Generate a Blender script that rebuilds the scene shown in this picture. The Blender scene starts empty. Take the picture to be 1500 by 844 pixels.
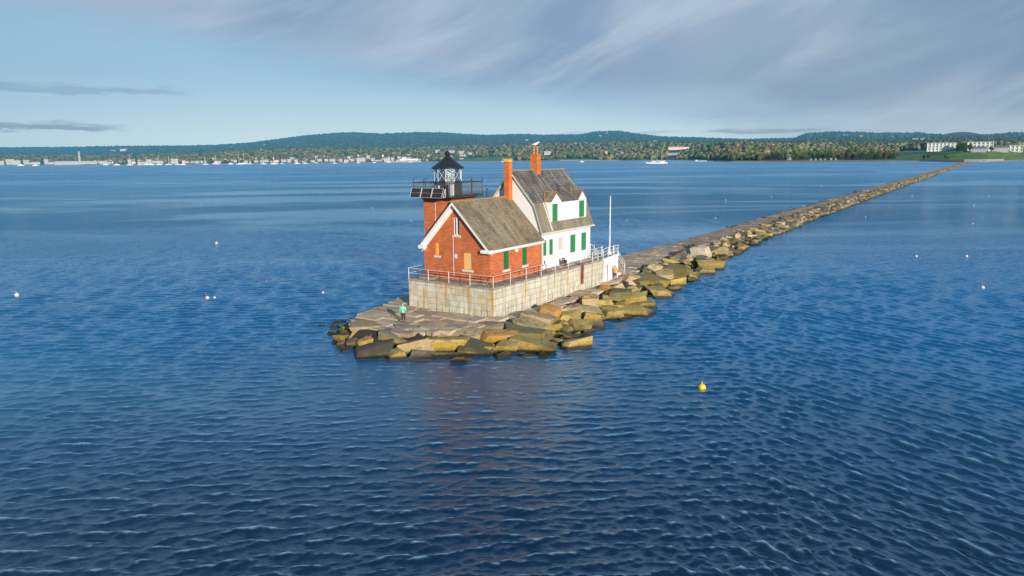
import bpy, bmesh, math, random
import numpy as np
from mathutils import Vector, Matrix, noise
random.seed(7); rng = np.random.default_rng(7)
SC = bpy.context.scene
COL = SC.collection
R = math.radians
WATER = -1.4
CAM = Vector((36.4027, -50.5148, 14.2901))

# ------------------------------------------------------------------ helpers
def lerp(a, b, t): return a + (b - a) * t
def interp(x, pts): return float(np.interp(x, [p[0] for p in pts], [p[1] for p in pts]))
def sstep(a, b, x):
    t = min(1, max(0, (x - a) / (b - a))); return t * t * (3 - 2 * t)

class MB:
    """collects faces of one mesh"""
    def __init__(s): s.v = []; s.f = []; s.m = []
    def poly(s, pts, m=0):
        i = len(s.v); s.v += [tuple(p) for p in pts]; s.f.append(tuple(range(i, i + len(pts)))); s.m.append(m)
    def box(s, x0, x1, y0, y1, z0, z1, m=0, M=None):
        P = [Vector((x, y, z)) for z in (z0, z1) for y in (y0, y1) for x in (x0, x1)]
        if M: P = [M @ p for p in P]
        i = len(s.v); s.v += [tuple(p) for p in P]
        for q in ((0, 2, 3, 1), (4, 5, 7, 6), (0, 1, 5, 4), (2, 6, 7, 3), (1, 3, 7, 5), (0, 4, 6, 2)):
            s.f.append(tuple(i + k for k in q)); s.m.append(m)
        return s
    def tube(s, p0, p1, r0, r1=None, n=8, m=0, caps=True):
        p0 = Vector(p0); p1 = Vector(p1); r1 = r0 if r1 is None else r1
        d = (p1 - p0).normalized(); a = d.orthogonal().normalized(); b = d.cross(a)
        i = len(s.v)
        for p, r in ((p0, r0), (p1, r1)):
            for k in range(n):
                t = 2 * math.pi * (k + .5) / n; s.v.append(tuple(p + (a * math.cos(t) + b * math.sin(t)) * r))
        for k in range(n):
            j = (k + 1) % n; s.f.append((i + k, i + j, i + n + j, i + n + k)); s.m.append(m)
        if caps:
            s.f.append(tuple(i + k for k in reversed(range(n)))); s.m.append(m)
            s.f.append(tuple(i + n + k for k in range(n))); s.m.append(m)
        return s
    def lathe(s, cx, cy, prof, n=16, m=0, rot=0):
        i = len(s.v)
        for r, z in prof:
            for k in range(n):
                t = 2 * math.pi * k / n + rot; s.v.append((cx + r * math.cos(t), cy + r * math.sin(t), z))
        for j in range(len(prof) - 1):
            for k in range(n):
                q = (k + 1) % n
                s.f.append((i + j * n + k, i + j * n + q, i + (j + 1) * n + q, i + (j + 1) * n + k)); s.m.append(m)
        s.f.append(tuple(i + k for k in reversed(range(n)))); s.m.append(m)
        e = i + (len(prof) - 1) * n
        s.f.append(tuple(e + k for k in range(n))); s.m.append(m)
        return s
    def slab(s, pts, off, m=0):
        """polygon extruded by a vector"""
        a = [Vector(p) for p in pts]; b = [p + Vector(off) for p in a]; i = len(s.v); n = len(a)
        s.v += [tuple(p) for p in a + b]
        s.f.append(tuple(i + k for k in reversed(range(n)))); s.m.append(m)
        s.f.append(tuple(i + n + k for k in range(n))); s.m.append(m)
        for k in range(n):
            j = (k + 1) % n; s.f.append((i + k, i + j, i + n + j, i + n + k)); s.m.append(m)
        return s
    def build(s, name, mats, parent=None, smooth=False, uv=True, loc=None, fix=True):
        me = bpy.data.meshes.new(name); me.from_pydata(s.v, [], s.f)
        mats = mats if isinstance(mats, (list, tuple)) else [mats]
        for m in mats: me.materials.append(m)
        me.polygons.foreach_set('material_index', s.m)
        if fix:
            b = bmesh.new(); b.from_mesh(me); bmesh.ops.recalc_face_normals(b, faces=b.faces); b.to_mesh(me); b.free()
        if smooth: me.polygons.foreach_set('use_smooth', [True] * len(me.polygons))
        if uv:
            L = me.uv_layers.new(name='UV')
            for p in me.polygons:
                n = p.normal
                if abs(n.z) > .95: h = Vector((1, 0, 0)); w = Vector((0, 1, 0))
                else:
                    h = Vector((0, 0, 1)).cross(n).normalized(); w = n.cross(h)
                for li in p.loop_indices:
                    c = me.vertices[me.loops[li].vertex_index].co; L.data[li].uv = (c.dot(h), c.dot(w))
        o = bpy.data.objects.new(name, me); COL.objects.link(o)
        if parent is not None:
            o.parent = parent
            if parent.type == 'EMPTY' or True:
                o.matrix_parent_inverse = parent.matrix_world.inverted() if loc is None else Matrix()
        if loc is not None: o.location = loc
        return o

def thing(name, loc, label, cat, group=None, rz=0):
    o = bpy.data.objects.new(name, None); COL.objects.link(o); o.location = loc; o.rotation_euler = (0, 0, rz)
    o.empty_display_size = .3
    o['label'] = label; o['category'] = cat
    if group: o['group'] = group
    o.matrix_world = Matrix.Translation(loc) @ Matrix.Rotation(rz, 4, 'Z')
    return o
def tag(o, label, cat, group=None, kind=None):
    if label: o['label'] = label
    if cat: o['category'] = cat
    if group: o['group'] = group
    if kind: o['kind'] = kind
    return o
def structure(o): o['kind'] = 'structure'; return o

def clip(poly, n, d):
    out = []
    for i in range(len(poly)):
        a, b = poly[i], poly[(i + 1) % len(poly)]
        da = a[0] * n[0] + a[1] * n[1] - d; db = b[0] * n[0] + b[1] * n[1] - d
        if da <= 1e-9: out.append(a)
        if (da < -1e-9 and db > 1e-9) or (da > 1e-9 and db < -1e-9):
            t = da / (da - db); out.append((a[0] + (b[0] - a[0]) * t, a[1] + (b[1] - a[1]) * t))
    return out
def wall(mb, outline, holes, conv, depth, m=0):
    """convex outline (ccw, 2-D) with rectangular holes and reveals. conv(u, v, d) -> 3-D"""
    us = sorted({p[0] for p in outline} | {h[0] for h in holes} | {h[1] for h in holes})
    vs = sorted({p[1] for p in outline} | {h[2] for h in holes} | {h[3] for h in holes})
    for i in range(len(us) - 1):
        for j in range(len(vs) - 1):
            u0, u1, v0, v1 = us[i], us[i + 1], vs[j], vs[j + 1]
            if u1 - u0 < 1e-6 or v1 - v0 < 1e-6: continue
            cu, cv = (u0 + u1) / 2, (v0 + v1) / 2
            if any(h[0] < cu < h[1] and h[2] < cv < h[3] for h in holes): continue
            P = [(u0, v0), (u1, v0), (u1, v1), (u0, v1)]
            for k in range(len(outline)):
                a, b = outline[k], outline[(k + 1) % len(outline)]
                n = (b[1] - a[1], -(b[0] - a[0])); P = clip(P, n, n[0] * a[0] + n[1] * a[1])
                if len(P) < 3: break
            if len(P) >= 3: mb.poly([conv(u, v, 0) for u, v in P], m)
    for h in holes:
        c = [(h[0], h[2]), (h[1], h[2]), (h[1], h[3]), (h[0], h[3])]
        for k in range(4):
            a, b = c[k], c[(k + 1) % 4]
            mb.poly([conv(*a, 0), conv(*b, 0), conv(*b, depth), conv(*a, depth)], m)

# ------------------------------------------------------------------ materials
class NT:
    def __init__(s, name):
        s.mat = bpy.data.materials.new(name); s.mat.use_nodes = True; s.t = s.mat.node_tree; s.t.nodes.clear()
        s.out = s.n('ShaderNodeOutputMaterial')
    def n(s, typ, **kw):
        o = s.t.nodes.new(typ)
        for k, v in kw.items():
            if k.startswith('_'): setattr(o, k[1:], v)
        return o
    def set(s, node, **kw):
        for k, v in kw.items():
            sock = node.inputs[k.replace('_', ' ')] if k.replace('_', ' ') in node.inputs else node.inputs[int(k[1:])]
            if hasattr(v, 'is_output') or isinstance(v, bpy.types.NodeSocket): s.t.links.new(v, sock)
            else: sock.default_value = v
        return node
    def link(s, a, b): s.t.links.new(a, b)
    def coord(s, which='Object'): return s.n('ShaderNodeTexCoord').outputs[which]
    def pos(s): return s.n('ShaderNodeNewGeometry').outputs['Position']
    def norm(s): return s.n('ShaderNodeNewGeometry').outputs['True Normal']
    def xyz(s, v):
        o = s.n('ShaderNodeSeparateXYZ'); s.link(v, o.inputs[0]); return o.outputs
    def mapv(s, v, scale=(1, 1, 1), rot=(0, 0, 0), loc=(0, 0, 0)):
        o = s.n('ShaderNodeMapping'); s.link(v, o.inputs[0]); o.inputs['Scale'].default_value = scale
        o.inputs['Rotation'].default_value = rot; o.inputs['Location'].default_value = loc; return o.outputs[0]
    def noise(s, v, scale, detail=4, rough=.55, out='Fac', dist=0):
        o = s.n('ShaderNodeTexNoise'); s.link(v, o.inputs['Vector']); o.inputs['Scale'].default_value = scale
        o.inputs['Detail'].default_value = detail; o.inputs['Roughness'].default_value = rough; o.inputs['Distortion'].default_value = dist
        return o.outputs[out]
    def voro(s, v, scale, feature='F1', out='Distance', rnd=1):
        o = s.n('ShaderNodeTexVoronoi'); o.feature = feature; s.link(v, o.inputs['Vector']); o.inputs['Scale'].default_value = scale
        o.inputs['Randomness'].default_value = rnd; return o.outputs[out]
    def math(s, op, a, b=0, c=0, clamp=False):
        o = s.n('ShaderNodeMath'); o.operation = op; o.use_clamp = clamp
        for i, v in enumerate((a, b, c)):
            if isinstance(v, (int, float)): o.inputs[i].default_value = v
            else: s.link(v, o.inputs[i])
        return o.outputs[0]
    def rng(s, v, a, b, c=0, d=1, smooth=True):
        o = s.n('ShaderNodeMapRange'); o.interpolation_type = 'SMOOTHSTEP' if smooth else 'LINEAR'
        s.link(v, o.inputs['Value'])
        for k, x in (('From Min', a), ('From Max', b), ('To Min', c), ('To Max', d)):
            if isinstance(x, (int, float)): o.inputs[k].default_value = x
            else: s.link(x, o.inputs[k])
        return o.outputs[0]
    def mix(s, f, a, b, mode='MIX'):
        o = s.n('ShaderNodeMix'); o.data_type = 'RGBA'; o.blend_type = mode
        for sock, v in ((o.inputs[0], f), (o.inputs[6], a), (o.inputs[7], b)):
            if isinstance(v, (int, float)): sock.default_value = v
            elif isinstance(v, (tuple, list)): sock.default_value = (v[0], v[1], v[2], 1)
            else: s.link(v, sock)
        return o.outputs[2]
    def bump(s, h, strength=.5, dist=.02, normal=None):
        o = s.n('ShaderNodeBump'); s.link(h, o.inputs['Height']); o.inputs['Strength'].default_value = strength
        o.inputs['Distance'].default_value = dist
        if normal is not None: s.link(normal, o.inputs['Normal'])
        return o.outputs[0]
    def bsdf(s, col, rough=.7, bump=None, metal=0, spec=None, emis=None, estr=0, ior=None):
        o = s.n('ShaderNodeBsdfPrincipled')
        for k, v in (('Base Color', col), ('Roughness', rough), ('Metallic', metal)):
            if isinstance(v, (int, float)): o.inputs[k].default_value = v
            elif isinstance(v, (tuple, list)): o.inputs[k].default_value = (*v[:3], 1)
            else: s.link(v, o.inputs[k])
        if spec is not None: o.inputs['Specular IOR Level'].default_value = spec
        if ior: o.inputs['IOR'].default_value = ior
        if emis is not None:
            if isinstance(emis, tuple): o.inputs['Emission Color'].default_value = (*emis, 1)
            else: s.link(emis, o.inputs['Emission Color'])
            if isinstance(estr, (int, float)): o.inputs['Emission Strength'].default_value = estr
            else: s.link(estr, o.inputs['Emission Strength'])
        if bump is not None: s.link(bump, o.inputs['Normal'])
        s.link(o.outputs[0], s.out.inputs[0]); return o

def m_plain(name, col, rough=.6, var=.15, scale=3, metal=0, spec=None, streak=False):
    t = NT(name); p = t.pos()
    if streak: p = t.mapv(p, (2, 2, .3))
    n = t.noise(p, scale, 5, .6)
    f = t.rng(n, .3, .7, 1 - var, 1 + var * .6, False)
    c = t.mix(1, col, (1, 1, 1), 'MULTIPLY'); h = t.n('ShaderNodeHueSaturation'); t.link(c, h.inputs['Color']); t.link(f, h.inputs['Value'])
    t.bsdf(h.outputs[0], rough, t.bump(n, .15, .01), metal, spec); return t.mat

def m_brick(name, c1, c2, mortar, w=.38, h=.135):
    t = NT(name); uv = t.coord('UV'); p = t.pos()
    b = t.n('ShaderNodeTexBrick'); t.link(uv, b.inputs['Vector'])
    b.inputs['Color1'].default_value = (*c1, 1); b.inputs['Color2'].default_value = (*c2, 1); b.inputs['Mortar'].default_value = (*mortar, 1)
    b.inputs['Scale'].default_value = 1; b.inputs['Brick Width'].default_value = w; b.inputs['Row Height'].default_value = h
    b.inputs['Mortar Size'].default_value = .0125; b.inputs['Mortar Smooth'].default_value = .3; b.inputs['Bias'].default_value = -.1
    n = t.noise(p, 1.1, 6, .65); n2 = t.noise(p, 9, 3, .6)
    f = t.math('MULTIPLY', t.rng(n, .25, .75, .72, 1.22, False), t.rng(n2, .3, .7, .85, 1.12, False))
    hs = t.n('ShaderNodeHueSaturation'); t.link(b.outputs['Color'], hs.inputs['Color']); t.link(f, hs.inputs['Value'])
    eff = t.rng(t.noise(t.mapv(p, (3, 3, 1.2)), 1.6, 5, .7), .6, .76)      # pale efflorescence
    c = t.mix(t.math('MULTIPLY', eff, .3), hs.outputs[0], (.62, .44, .33))
    t.bsdf(c, .85, t.bump(b.outputs['Fac'], .4, -.01), spec=.25); return t.mat

def m_pier():
    t = NT('granite_block_wall'); uv = t.coord('UV'); p = t.pos(); x, y, z = t.xyz(p)
    b = t.n('ShaderNodeTexBrick'); t.link(uv, b.inputs['Vector'])
    for k, v in (('Color1', (.47, .44, .34, 1)), ('Color2', (.70, .67, .53, 1)), ('Mortar', (.15, .13, .095, 1))): b.inputs[k].default_value = v
    b.inputs['Scale'].default_value = 1; b.inputs['Brick Width'].default_value = 1.25; b.inputs['Row Height'].default_value = .56
    b.inputs['Mortar Size'].default_value = .026; b.inputs['Mortar Smooth'].default_value = .6
    b.offset = .42; b.squash = .8; b.squash_frequency = 3
    n1 = t.noise(p, .9, 6, .65); n2 = t.noise(p, 5, 5, .6); st = t.noise(t.mapv(p, (2.6, 2.6, .22)), 1.3, 5, .62)
    c = t.mix(t.rng(n1, .3, .65, .1, .8), b.outputs['Color'], (.63, .605, .49))
    c = t.mix(t.rng(n2, .5, .8, 0, .5), c, (.30, .27, .2))
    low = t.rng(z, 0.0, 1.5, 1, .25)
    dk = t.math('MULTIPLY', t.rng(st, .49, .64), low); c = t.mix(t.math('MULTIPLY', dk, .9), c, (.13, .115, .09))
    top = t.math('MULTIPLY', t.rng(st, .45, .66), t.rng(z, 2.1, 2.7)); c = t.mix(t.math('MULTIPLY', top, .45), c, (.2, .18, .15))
    # rust runs below the railing posts, every 2.7 m along both faces
    for ax, off in ((y, .12), (x, .15)):
        u = t.math('ADD', ax, off + 27 * 10 + .0)
        wob = t.math('MULTIPLY', t.math('SUBTRACT', t.noise(p, 1.7, 3), .5), .22)
        fr = t.math('SUBTRACT', t.math('FRACT', t.math('DIVIDE', t.math('ADD', u, t.math('ADD', wob, 1.35)), 2.7)), .5)
        d = t.math('ABSOLUTE', fr)
        strength = t.rng(t.noise(t.mapv(p, (.37, .37, .35), loc=(3.1, 7.7, 0)), 1, 2), .34, .48)
        m = t.math('MULTIPLY', t.rng(d, .02, .06, 1, 0), strength)
        m = t.math('MULTIPLY', m, t.rng(t.noise(t.mapv(p, (4, 4, 1)), 2.2, 3), .2, .42))
        m = t.math('MULTIPLY', m, t.rng(z, .3, 1.6, .5, 1))
        c = t.mix(t.math('MULTIPLY', m, .9), c, t.mix(n2, (.62, .36, .05), (.40, .17, .03)))
    t.bsdf(c, .9, t.bump(t.math('ADD', t.math('MULTIPLY', b.outputs['Fac'], -1), t.math('MULTIPLY', n2, .5)), .6, .03), spec=.2)
    return t.mat

def m_shingle(name, ca, cb, cs, row=.16, streak=.5, cmoss=None):
    t = NT(name); uv = t.coord('UV'); p = t.pos()
    b = t.n('ShaderNodeTexBrick'); t.link(uv, b.inputs['Vector'])
    b.inputs['Color1'].default_value = (*ca, 1); b.inputs['Color2'].default_value = (*cb, 1); b.inputs['Mortar'].default_value = (ca[0] * .45, ca[1] * .45, ca[2] * .45, 1)
    b.inputs['Scale'].default_value = 1; b.inputs['Brick Width'].default_value = .33; b.inputs['Row Height'].default_value = row
    b.inputs['Mortar Size'].default_value = .014; b.inputs['Mortar Smooth'].default_value = .4
    s1 = t.noise(t.mapv(uv, (1.3, .13, 1)), 1.5, 6, .72); n2 = t.noise(uv, .7, 5, .65); n3 = t.noise(t.mapv(uv, (.35, 2.2, 1)), 2, 4, .6)
    c = t.mix(t.rng(n2, .35, .6, 0, .6), b.outputs['Color'], cb); c = t.mix(t.rng(t.noise(t.mapv(uv, (1, .8, 1), loc=(7, 2, 0)), .55, 5, .7), .46, .62, 0, .65), c, (ca[0] * .62, ca[1] * .66, ca[2] * .7))
    c = t.mix(t.math('MULTIPLY', t.rng(s1, .5, .68), streak), c, cs)
    c = t.mix(t.math('MULTIPLY', t.rng(s1, .48, .34), .5), c, (ca[0] * .5, ca[1] * .5, ca[2] * .5))
    c = t.mix(t.rng(n3, .5, .75, 0, .45), c, (ca[0] * .6, ca[1] * .58, ca[2] * .55))
    if cmoss: c = t.mix(t.rng(t.noise(uv, 1.3, 5, .7), .55, .72, 0, .7), c, cmoss)
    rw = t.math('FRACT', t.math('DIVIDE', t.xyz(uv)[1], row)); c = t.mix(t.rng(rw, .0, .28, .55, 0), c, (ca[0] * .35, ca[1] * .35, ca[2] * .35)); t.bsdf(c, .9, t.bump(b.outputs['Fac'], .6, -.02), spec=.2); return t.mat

def m_paint(name, col, dirt=(.35, .3, .22), amt=.35):
    t = NT(name); p = t.pos(); n = t.noise(t.mapv(p, (1.5, 1.5, .35)), 1.6, 6, .68); n2 = t.noise(p, 6, 4, .65)
    c = t.mix(t.math('MULTIPLY', t.rng(n, .5, .75), amt), col, dirt); c = t.mix(t.rng(n2, .62, .78, 0, amt), c, dirt)
    t.bsdf(c, .6, t.bump(n2, .2, .008), spec=.3); return t.mat

def m_stone(name, objcol=True, flat=None):
    t = NT(name); p = t.pos(); x, y, z = t.xyz(p); nx, ny, nz = t.xyz(t.norm())
    big = t.noise(p, .8, 6, .65); sm = t.noise(p, 6, 6, .7); lay = t.noise(t.mapv(p, (1, 1, 5), (R(20), R(14), 0)), 1.6, 5, .65)
    if objcol:
        oi = t.n('ShaderNodeObjectInfo'); base = oi.outputs['Color']; rnd = oi.outputs['Random']
    else:
        a = t.n('ShaderNodeVertexColor'); a.layer_name = 'Col'; base = t.mix(.35, a.outputs[0], (.06, .055, .045)); rnd = .045
    c = t.mix(t.rng(big, .4, .7, 0, .35), base, (.42, .33, .2)); c = t.mix(t.math('MULTIPLY', t.rng(nz, .55, .9, 0, .55), t.rng(sm, .3, .6, .5, 1)), c, t.mix(.5, base, (.17, .15, .09))); c = t.mix(t.rng(sm, .5, .72, 0, .6), c, (.15, .12, .075))
    c = t.mix(t.rng(lay, .54, .66, 0, .7), c, (.10, .085, .05)); c = t.mix(t.rng(t.noise(p, .5, 5, .7), .52, .66, 0, .6), c, (.11, .10, .05))
    # weed band near the tide line: ochre, then olive, then black
    zz = t.math('ADD', z, t.math('MULTIPLY', t.math('SUBTRACT', big, .5), 1.3))
    gold = t.math('MULTIPLY', t.math('MULTIPLY', t.rng(zz, -.15, -.55), t.rng(y, 35, 85, 1, .3)), t.rng(nz, .96, .6))
    gold = t.math('MULTIPLY', t.math('MULTIPLY', gold, t.rng(sm, .25, .5, .35, 1)), t.rng(t.math('FRACT', t.math('MULTIPLY', rnd, 7.31)), .15, .75, .15, 1.1))
    c = t.mix(t.math('MULTIPLY', gold, .8), c, t.mix(t.rng(sm, .35, .65), (.56, .36, .05), (.26, .18, .035)))
    ol = t.rng(zz, -.75, -1.15); c = t.mix(t.math('MULTIPLY', ol, .6), c, (.10, .085, .025))
    blk = t.rng(t.math('ADD', z, t.math('MULTIPLY', t.math('SUBTRACT', sm, .5), .35)), -1.02, -1.2); c = t.mix(t.math('MULTIPLY', blk, .93), c, (.018, .018, .014))
    rg = t.rng(z, -1.3, -.7, .35, .88)
    hgt = t.math('ADD', t.math('ADD', sm, t.math('MULTIPLY', lay, .8)), t.math('MULTIPLY', t.noise(p, 17, 4, .7), .35))
    t.bsdf(c, rg, t.bump(hgt, .9, .09), spec=.3); return t.mat

def m_paving():
    t = NT('granite_paving'); p = t.pos(); x, y, z = t.xyz(p)
    at = t.n('ShaderNodeVertexColor'); at.layer_name = 'Col'
    big = t.noise(p, .45, 6, .65); sm = t.noise(p, 4, 6, .7); v = t.voro(p, .9, 'F1', 'Color')
    c = t.mix(t.rng(big, .35, .68, 0, .5), at.outputs[0], (.40, .28, .18)); c = t.mix(t.rng(sm, .5, .72, 0, .5), c, (.14, .11, .08))
    c = t.mix(t.rng(t.noise(p, 1.6, 5, .7), .6, .72, 0, .5), c, (.45, .37, .26))
    crack = t.rng(t.voro(t.mapv(p, (.5, 1.3, .1)), .28, 'DISTANCE_TO_EDGE'), 0, .012, 1, 0)
    c = t.mix(t.math('MULTIPLY', crack, .8), c, (.035, .028, .02)); c = t.mix(t.rng(y, 25, 75, 0, .6), c, (.15, .115, .085))
    t.bsdf(c, .9, t.bump(t.math('SUBTRACT', sm, crack), .6, .04), spec=.25); return t.mat

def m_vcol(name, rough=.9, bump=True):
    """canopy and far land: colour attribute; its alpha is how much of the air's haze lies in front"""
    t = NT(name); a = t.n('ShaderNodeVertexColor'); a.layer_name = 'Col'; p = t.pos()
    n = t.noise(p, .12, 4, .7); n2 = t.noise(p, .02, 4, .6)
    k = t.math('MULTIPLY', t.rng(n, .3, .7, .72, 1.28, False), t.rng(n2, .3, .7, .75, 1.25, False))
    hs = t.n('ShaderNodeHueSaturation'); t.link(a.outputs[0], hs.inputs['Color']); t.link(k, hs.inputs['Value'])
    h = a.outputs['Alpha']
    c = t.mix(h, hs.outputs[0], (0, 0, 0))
    t.bsdf(c, rough, None, spec=.05, emis=(.07, .265, .43), estr=t.math('MULTIPLY', h, .95)); return t.mat  # haze painted on as a blue glow over a dimmed base colour

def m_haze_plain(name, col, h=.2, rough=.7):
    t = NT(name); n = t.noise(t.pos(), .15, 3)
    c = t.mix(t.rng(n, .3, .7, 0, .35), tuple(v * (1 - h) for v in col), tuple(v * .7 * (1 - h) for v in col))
    t.bsdf(c, rough, spec=.1, emis=(.22, .36, .48), estr=h * .6); return t.mat  # distance haze put into the material as a faint bluish emission

M = {}
M['brick'] = m_brick('red_brick', (.60, .135, .035), (.42, .085, .022), (.66, .34, .19))
M['brick_t'] = m_brick('tower_brick', (.62, .15, .045), (.48, .10, .03), (.58, .29, .16))
M['brick_c'] = m_brick('chimney_brick', (.68, .17, .03), (.55, .12, .022), (.6, .28, .13))
M['white'] = m_paint('white_paint', (.80, .79, .76), (.52, .49, .43), .35)
def m_siding():
    t = NT('white_clapboard'); uv = t.coord('UV'); p = t.pos(); u_, v_, w_ = t.xyz(uv)
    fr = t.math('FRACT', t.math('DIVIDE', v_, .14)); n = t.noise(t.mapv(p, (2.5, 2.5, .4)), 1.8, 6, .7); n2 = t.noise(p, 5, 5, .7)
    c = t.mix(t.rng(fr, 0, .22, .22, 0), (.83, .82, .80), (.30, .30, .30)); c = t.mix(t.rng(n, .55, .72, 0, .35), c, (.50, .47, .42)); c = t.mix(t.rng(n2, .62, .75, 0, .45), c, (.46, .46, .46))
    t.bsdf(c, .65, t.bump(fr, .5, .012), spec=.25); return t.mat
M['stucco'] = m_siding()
M['trim'] = m_paint('white_trim', (.80, .79, .77), (.5, .45, .36), .35)
M['cream'] = m_paint('cream_gutter', (.66, .62, .48), (.34, .28, .16), .6)
M['green'] = m_paint('green_shutter', (.03, .24, .085), (.10, .30, .14), .6)
M['green_d'] = m_paint('dark_green_shutter', (.012, .17, .05), (.02, .20, .06), .3)
M['ply'] = m_paint('plywood', (.80, .48, .17), (.62, .33, .09), .4)
M['ply_o'] = m_paint('orange_plywood', (.95, .42, .03), (.90, .58, .12), .6)
M['board'] = m_paint('grey_boards', (.58, .52, .46), (.40, .34, .28), .5)
M['sill'] = m_paint('stone_sill', (.68, .63, .56), (.42, .36, .28), .4)
M['black'] = m_plain('black_iron', (.022, .021, .021), .45, .3)
M['iron'] = m_plain('dark_iron', (.035, .035, .04), .5, .3)
M['rust'] = m_plain('rusty_rail', (.085, .03, .018), .8, .4)
M['rustpipe'] = m_plain('rusted_pipe', (.22, .085, .035), .85, .5)
M['galv'] = m_plain('galvanised_rail', (.62, .62, .60), .4, .15)
M['railw'] = m_plain('white_rail', (.78, .77, .74), .5, .15)
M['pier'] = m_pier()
M['pier_top'] = m_plain('pier_deck_concrete', (.34, .29, .22), .9, .5, 1.2)
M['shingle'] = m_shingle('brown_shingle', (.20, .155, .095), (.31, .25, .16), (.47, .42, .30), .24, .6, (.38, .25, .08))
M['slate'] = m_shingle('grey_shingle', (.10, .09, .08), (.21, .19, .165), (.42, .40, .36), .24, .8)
M['tanshingle'] = m_shingle('tan_shingle', (.27, .23, .16), (.33, .28, .20), (.44, .39, .30), .18, .4)
M['flash'] = m_plain('copper_flashing', (.42, .24, .08), .7, .4)
M['solar'] = m_plain('solar_cells', (.03, .022, .024), .5, .2)
M['yellowcap'] = m_plain('yellow_chimney_cap', (.75, .48, .08), .7, .4)
M['clay'] = m_plain('clay_pot', (.52, .20, .08), .8, .3)
M['stone'] = m_stone('granite_block')
M['stone_v'] = m_stone('granite_rubble', False)
M['core'] = m_plain('dark_rubble_core', (.035, .030, .022), .95, .5, 1)
M['paving'] = m_paving()
M['canopy'] = m_vcol('tree_canopy')
M['land'] = m_vcol('coastal_land')
M['bark'] = m_haze_plain('bark', (.16, .12, .09), .1)
M['fwhite'] = m_haze_plain('far_white_wall', (.50, .50, .47), .3)
M['fhotel'] = m_haze_plain('hotel_wall', (.80, .79, .74), .1)
M['fgrey'] = m_haze_plain('far_grey_wall', (.48, .46, .44), .2)
M['fpink'] = m_haze_plain('far_pink_wall', (.74, .54, .44), .15)
M['fyellow'] = m_haze_plain('far_yellow_wall', (.66, .52, .28), .15)
M['froof'] = m_haze_plain('far_dark_roof', (.17, .155, .15), .25)
M['froofl'] = m_haze_plain('far_pale_roof', (.55, .54, .53), .2)
M['fwin'] = m_haze_plain('far_window', (.20, .21, .23), .25)
M['hullw'] = m_haze_plain('boat_white', (.86, .85, .83), .08, .4)
M['hullr'] = m_haze_plain('boat_waterline_red', (.35, .10, .06), .1, .5)
M['mast'] = m_haze_plain('mast_pale', (.74, .72, .66), .1, .5)
M['skin'] = m_plain('skin', (.55, .33, .23), .6, .1)
M['hairb'] = m_plain('blond_hair', (.50, .36, .20), .8, .3, 30)
M['hairg'] = m_plain('grey_hair', (.35, .30, .26), .8, .3, 30)
M['mint'] = m_plain('mint_jacket', (.22, .62, .50), .8, .2, 8)
M['orange'] = m_plain('orange_jacket', (.78, .32, .05), .8, .2, 8)
M['dark_cloth'] = m_plain('dark_trousers', (.02, .022, .03), .85, .2, 8)
M['grey_cloth'] = m_plain('grey_trousers', (.07, .06, .065), .85, .2, 8)
M['shoe'] = m_plain('dark_shoes', (.03, .025, .022), .7, .2)
M['buoyw'] = m_plain('white_buoy', (.60, .58, .54), .45, .1)
M['buoyy'] = m_plain('yellow_buoy', (.95, .62, .02), .45, .1)
M['buoyr'] = m_plain('red_buoy', (.65, .10, .05), .45, .1)
M['sand'] = m_plain('pale_sand', (.55, .48, .38), .95, .2, .1)
def m_glass():
    t = NT('lantern_glass'); g = t.n('ShaderNodeBsdfGlossy'); g.inputs['Roughness'].default_value = .03; g.inputs['Color'].default_value = (.9, .95, 1, 1)
    tr = t.n('ShaderNodeBsdfTransparent'); tr.inputs['Color'].default_value = (.62, .70, .72, 1)
    mx = t.n('ShaderNodeMixShader'); fr = t.n('ShaderNodeFresnel'); fr.inputs[0].default_value = 1.6
    t.link(t.math('ADD', t.math('MULTIPLY', fr.outputs[0], .6), .03), mx.inputs[0]); t.link(tr.outputs[0], mx.inputs[1]); t.link(g.outputs[0], mx.inputs[2]); t.link(mx.outputs[0], t.out.inputs[0]); return t.mat
M['glass'] = m_glass()
M['lens'] = m_plain('lens_prisms', (.26, .29, .29), .25, .4, 6)
def m_winglass():
    t = NT('window_glass'); t.bsdf((.02, .03, .04), .06, spec=.8); return t.mat
M['winglass'] = m_winglass()

# ------------------------------------------------------------------ breakwater outline
XR = [(-9, -5), (-6.7, -1.2), (-3.6, .6), (-.1, 1.3), (4.2, 1.8), (9, 2.1), (15, 1.9), (24, .7), (29.4, 0), (39, -.8), (54, -2.1), (67, -2.6), (90, -2.7), (1340, -2.4)]
XL = [(-9, -8), (-6.4, -10.8), (-2.2, -12.6), (3.9, -14), (24, -14), (36, -8.4), (44, -7.8), (80, -7.0), (400, -7.5), (1340, -7)]
XW = [(-12, -2.4), (-10.7, 0), (-7.7, 3.6), (-4.4, 6.6), (0, 8), (7, 7.0), (11, 7.9), (18, 7.6), (29, 6.6), (42.6, 5.2), (60, 3.2), (86, 1.6), (126, .4), (300, -.4), (1340, -.8)]
xr = lambda y: interp(y, XR); xl = lambda y: interp(y, XL); xw = lambda y: interp(y, XW)

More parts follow.
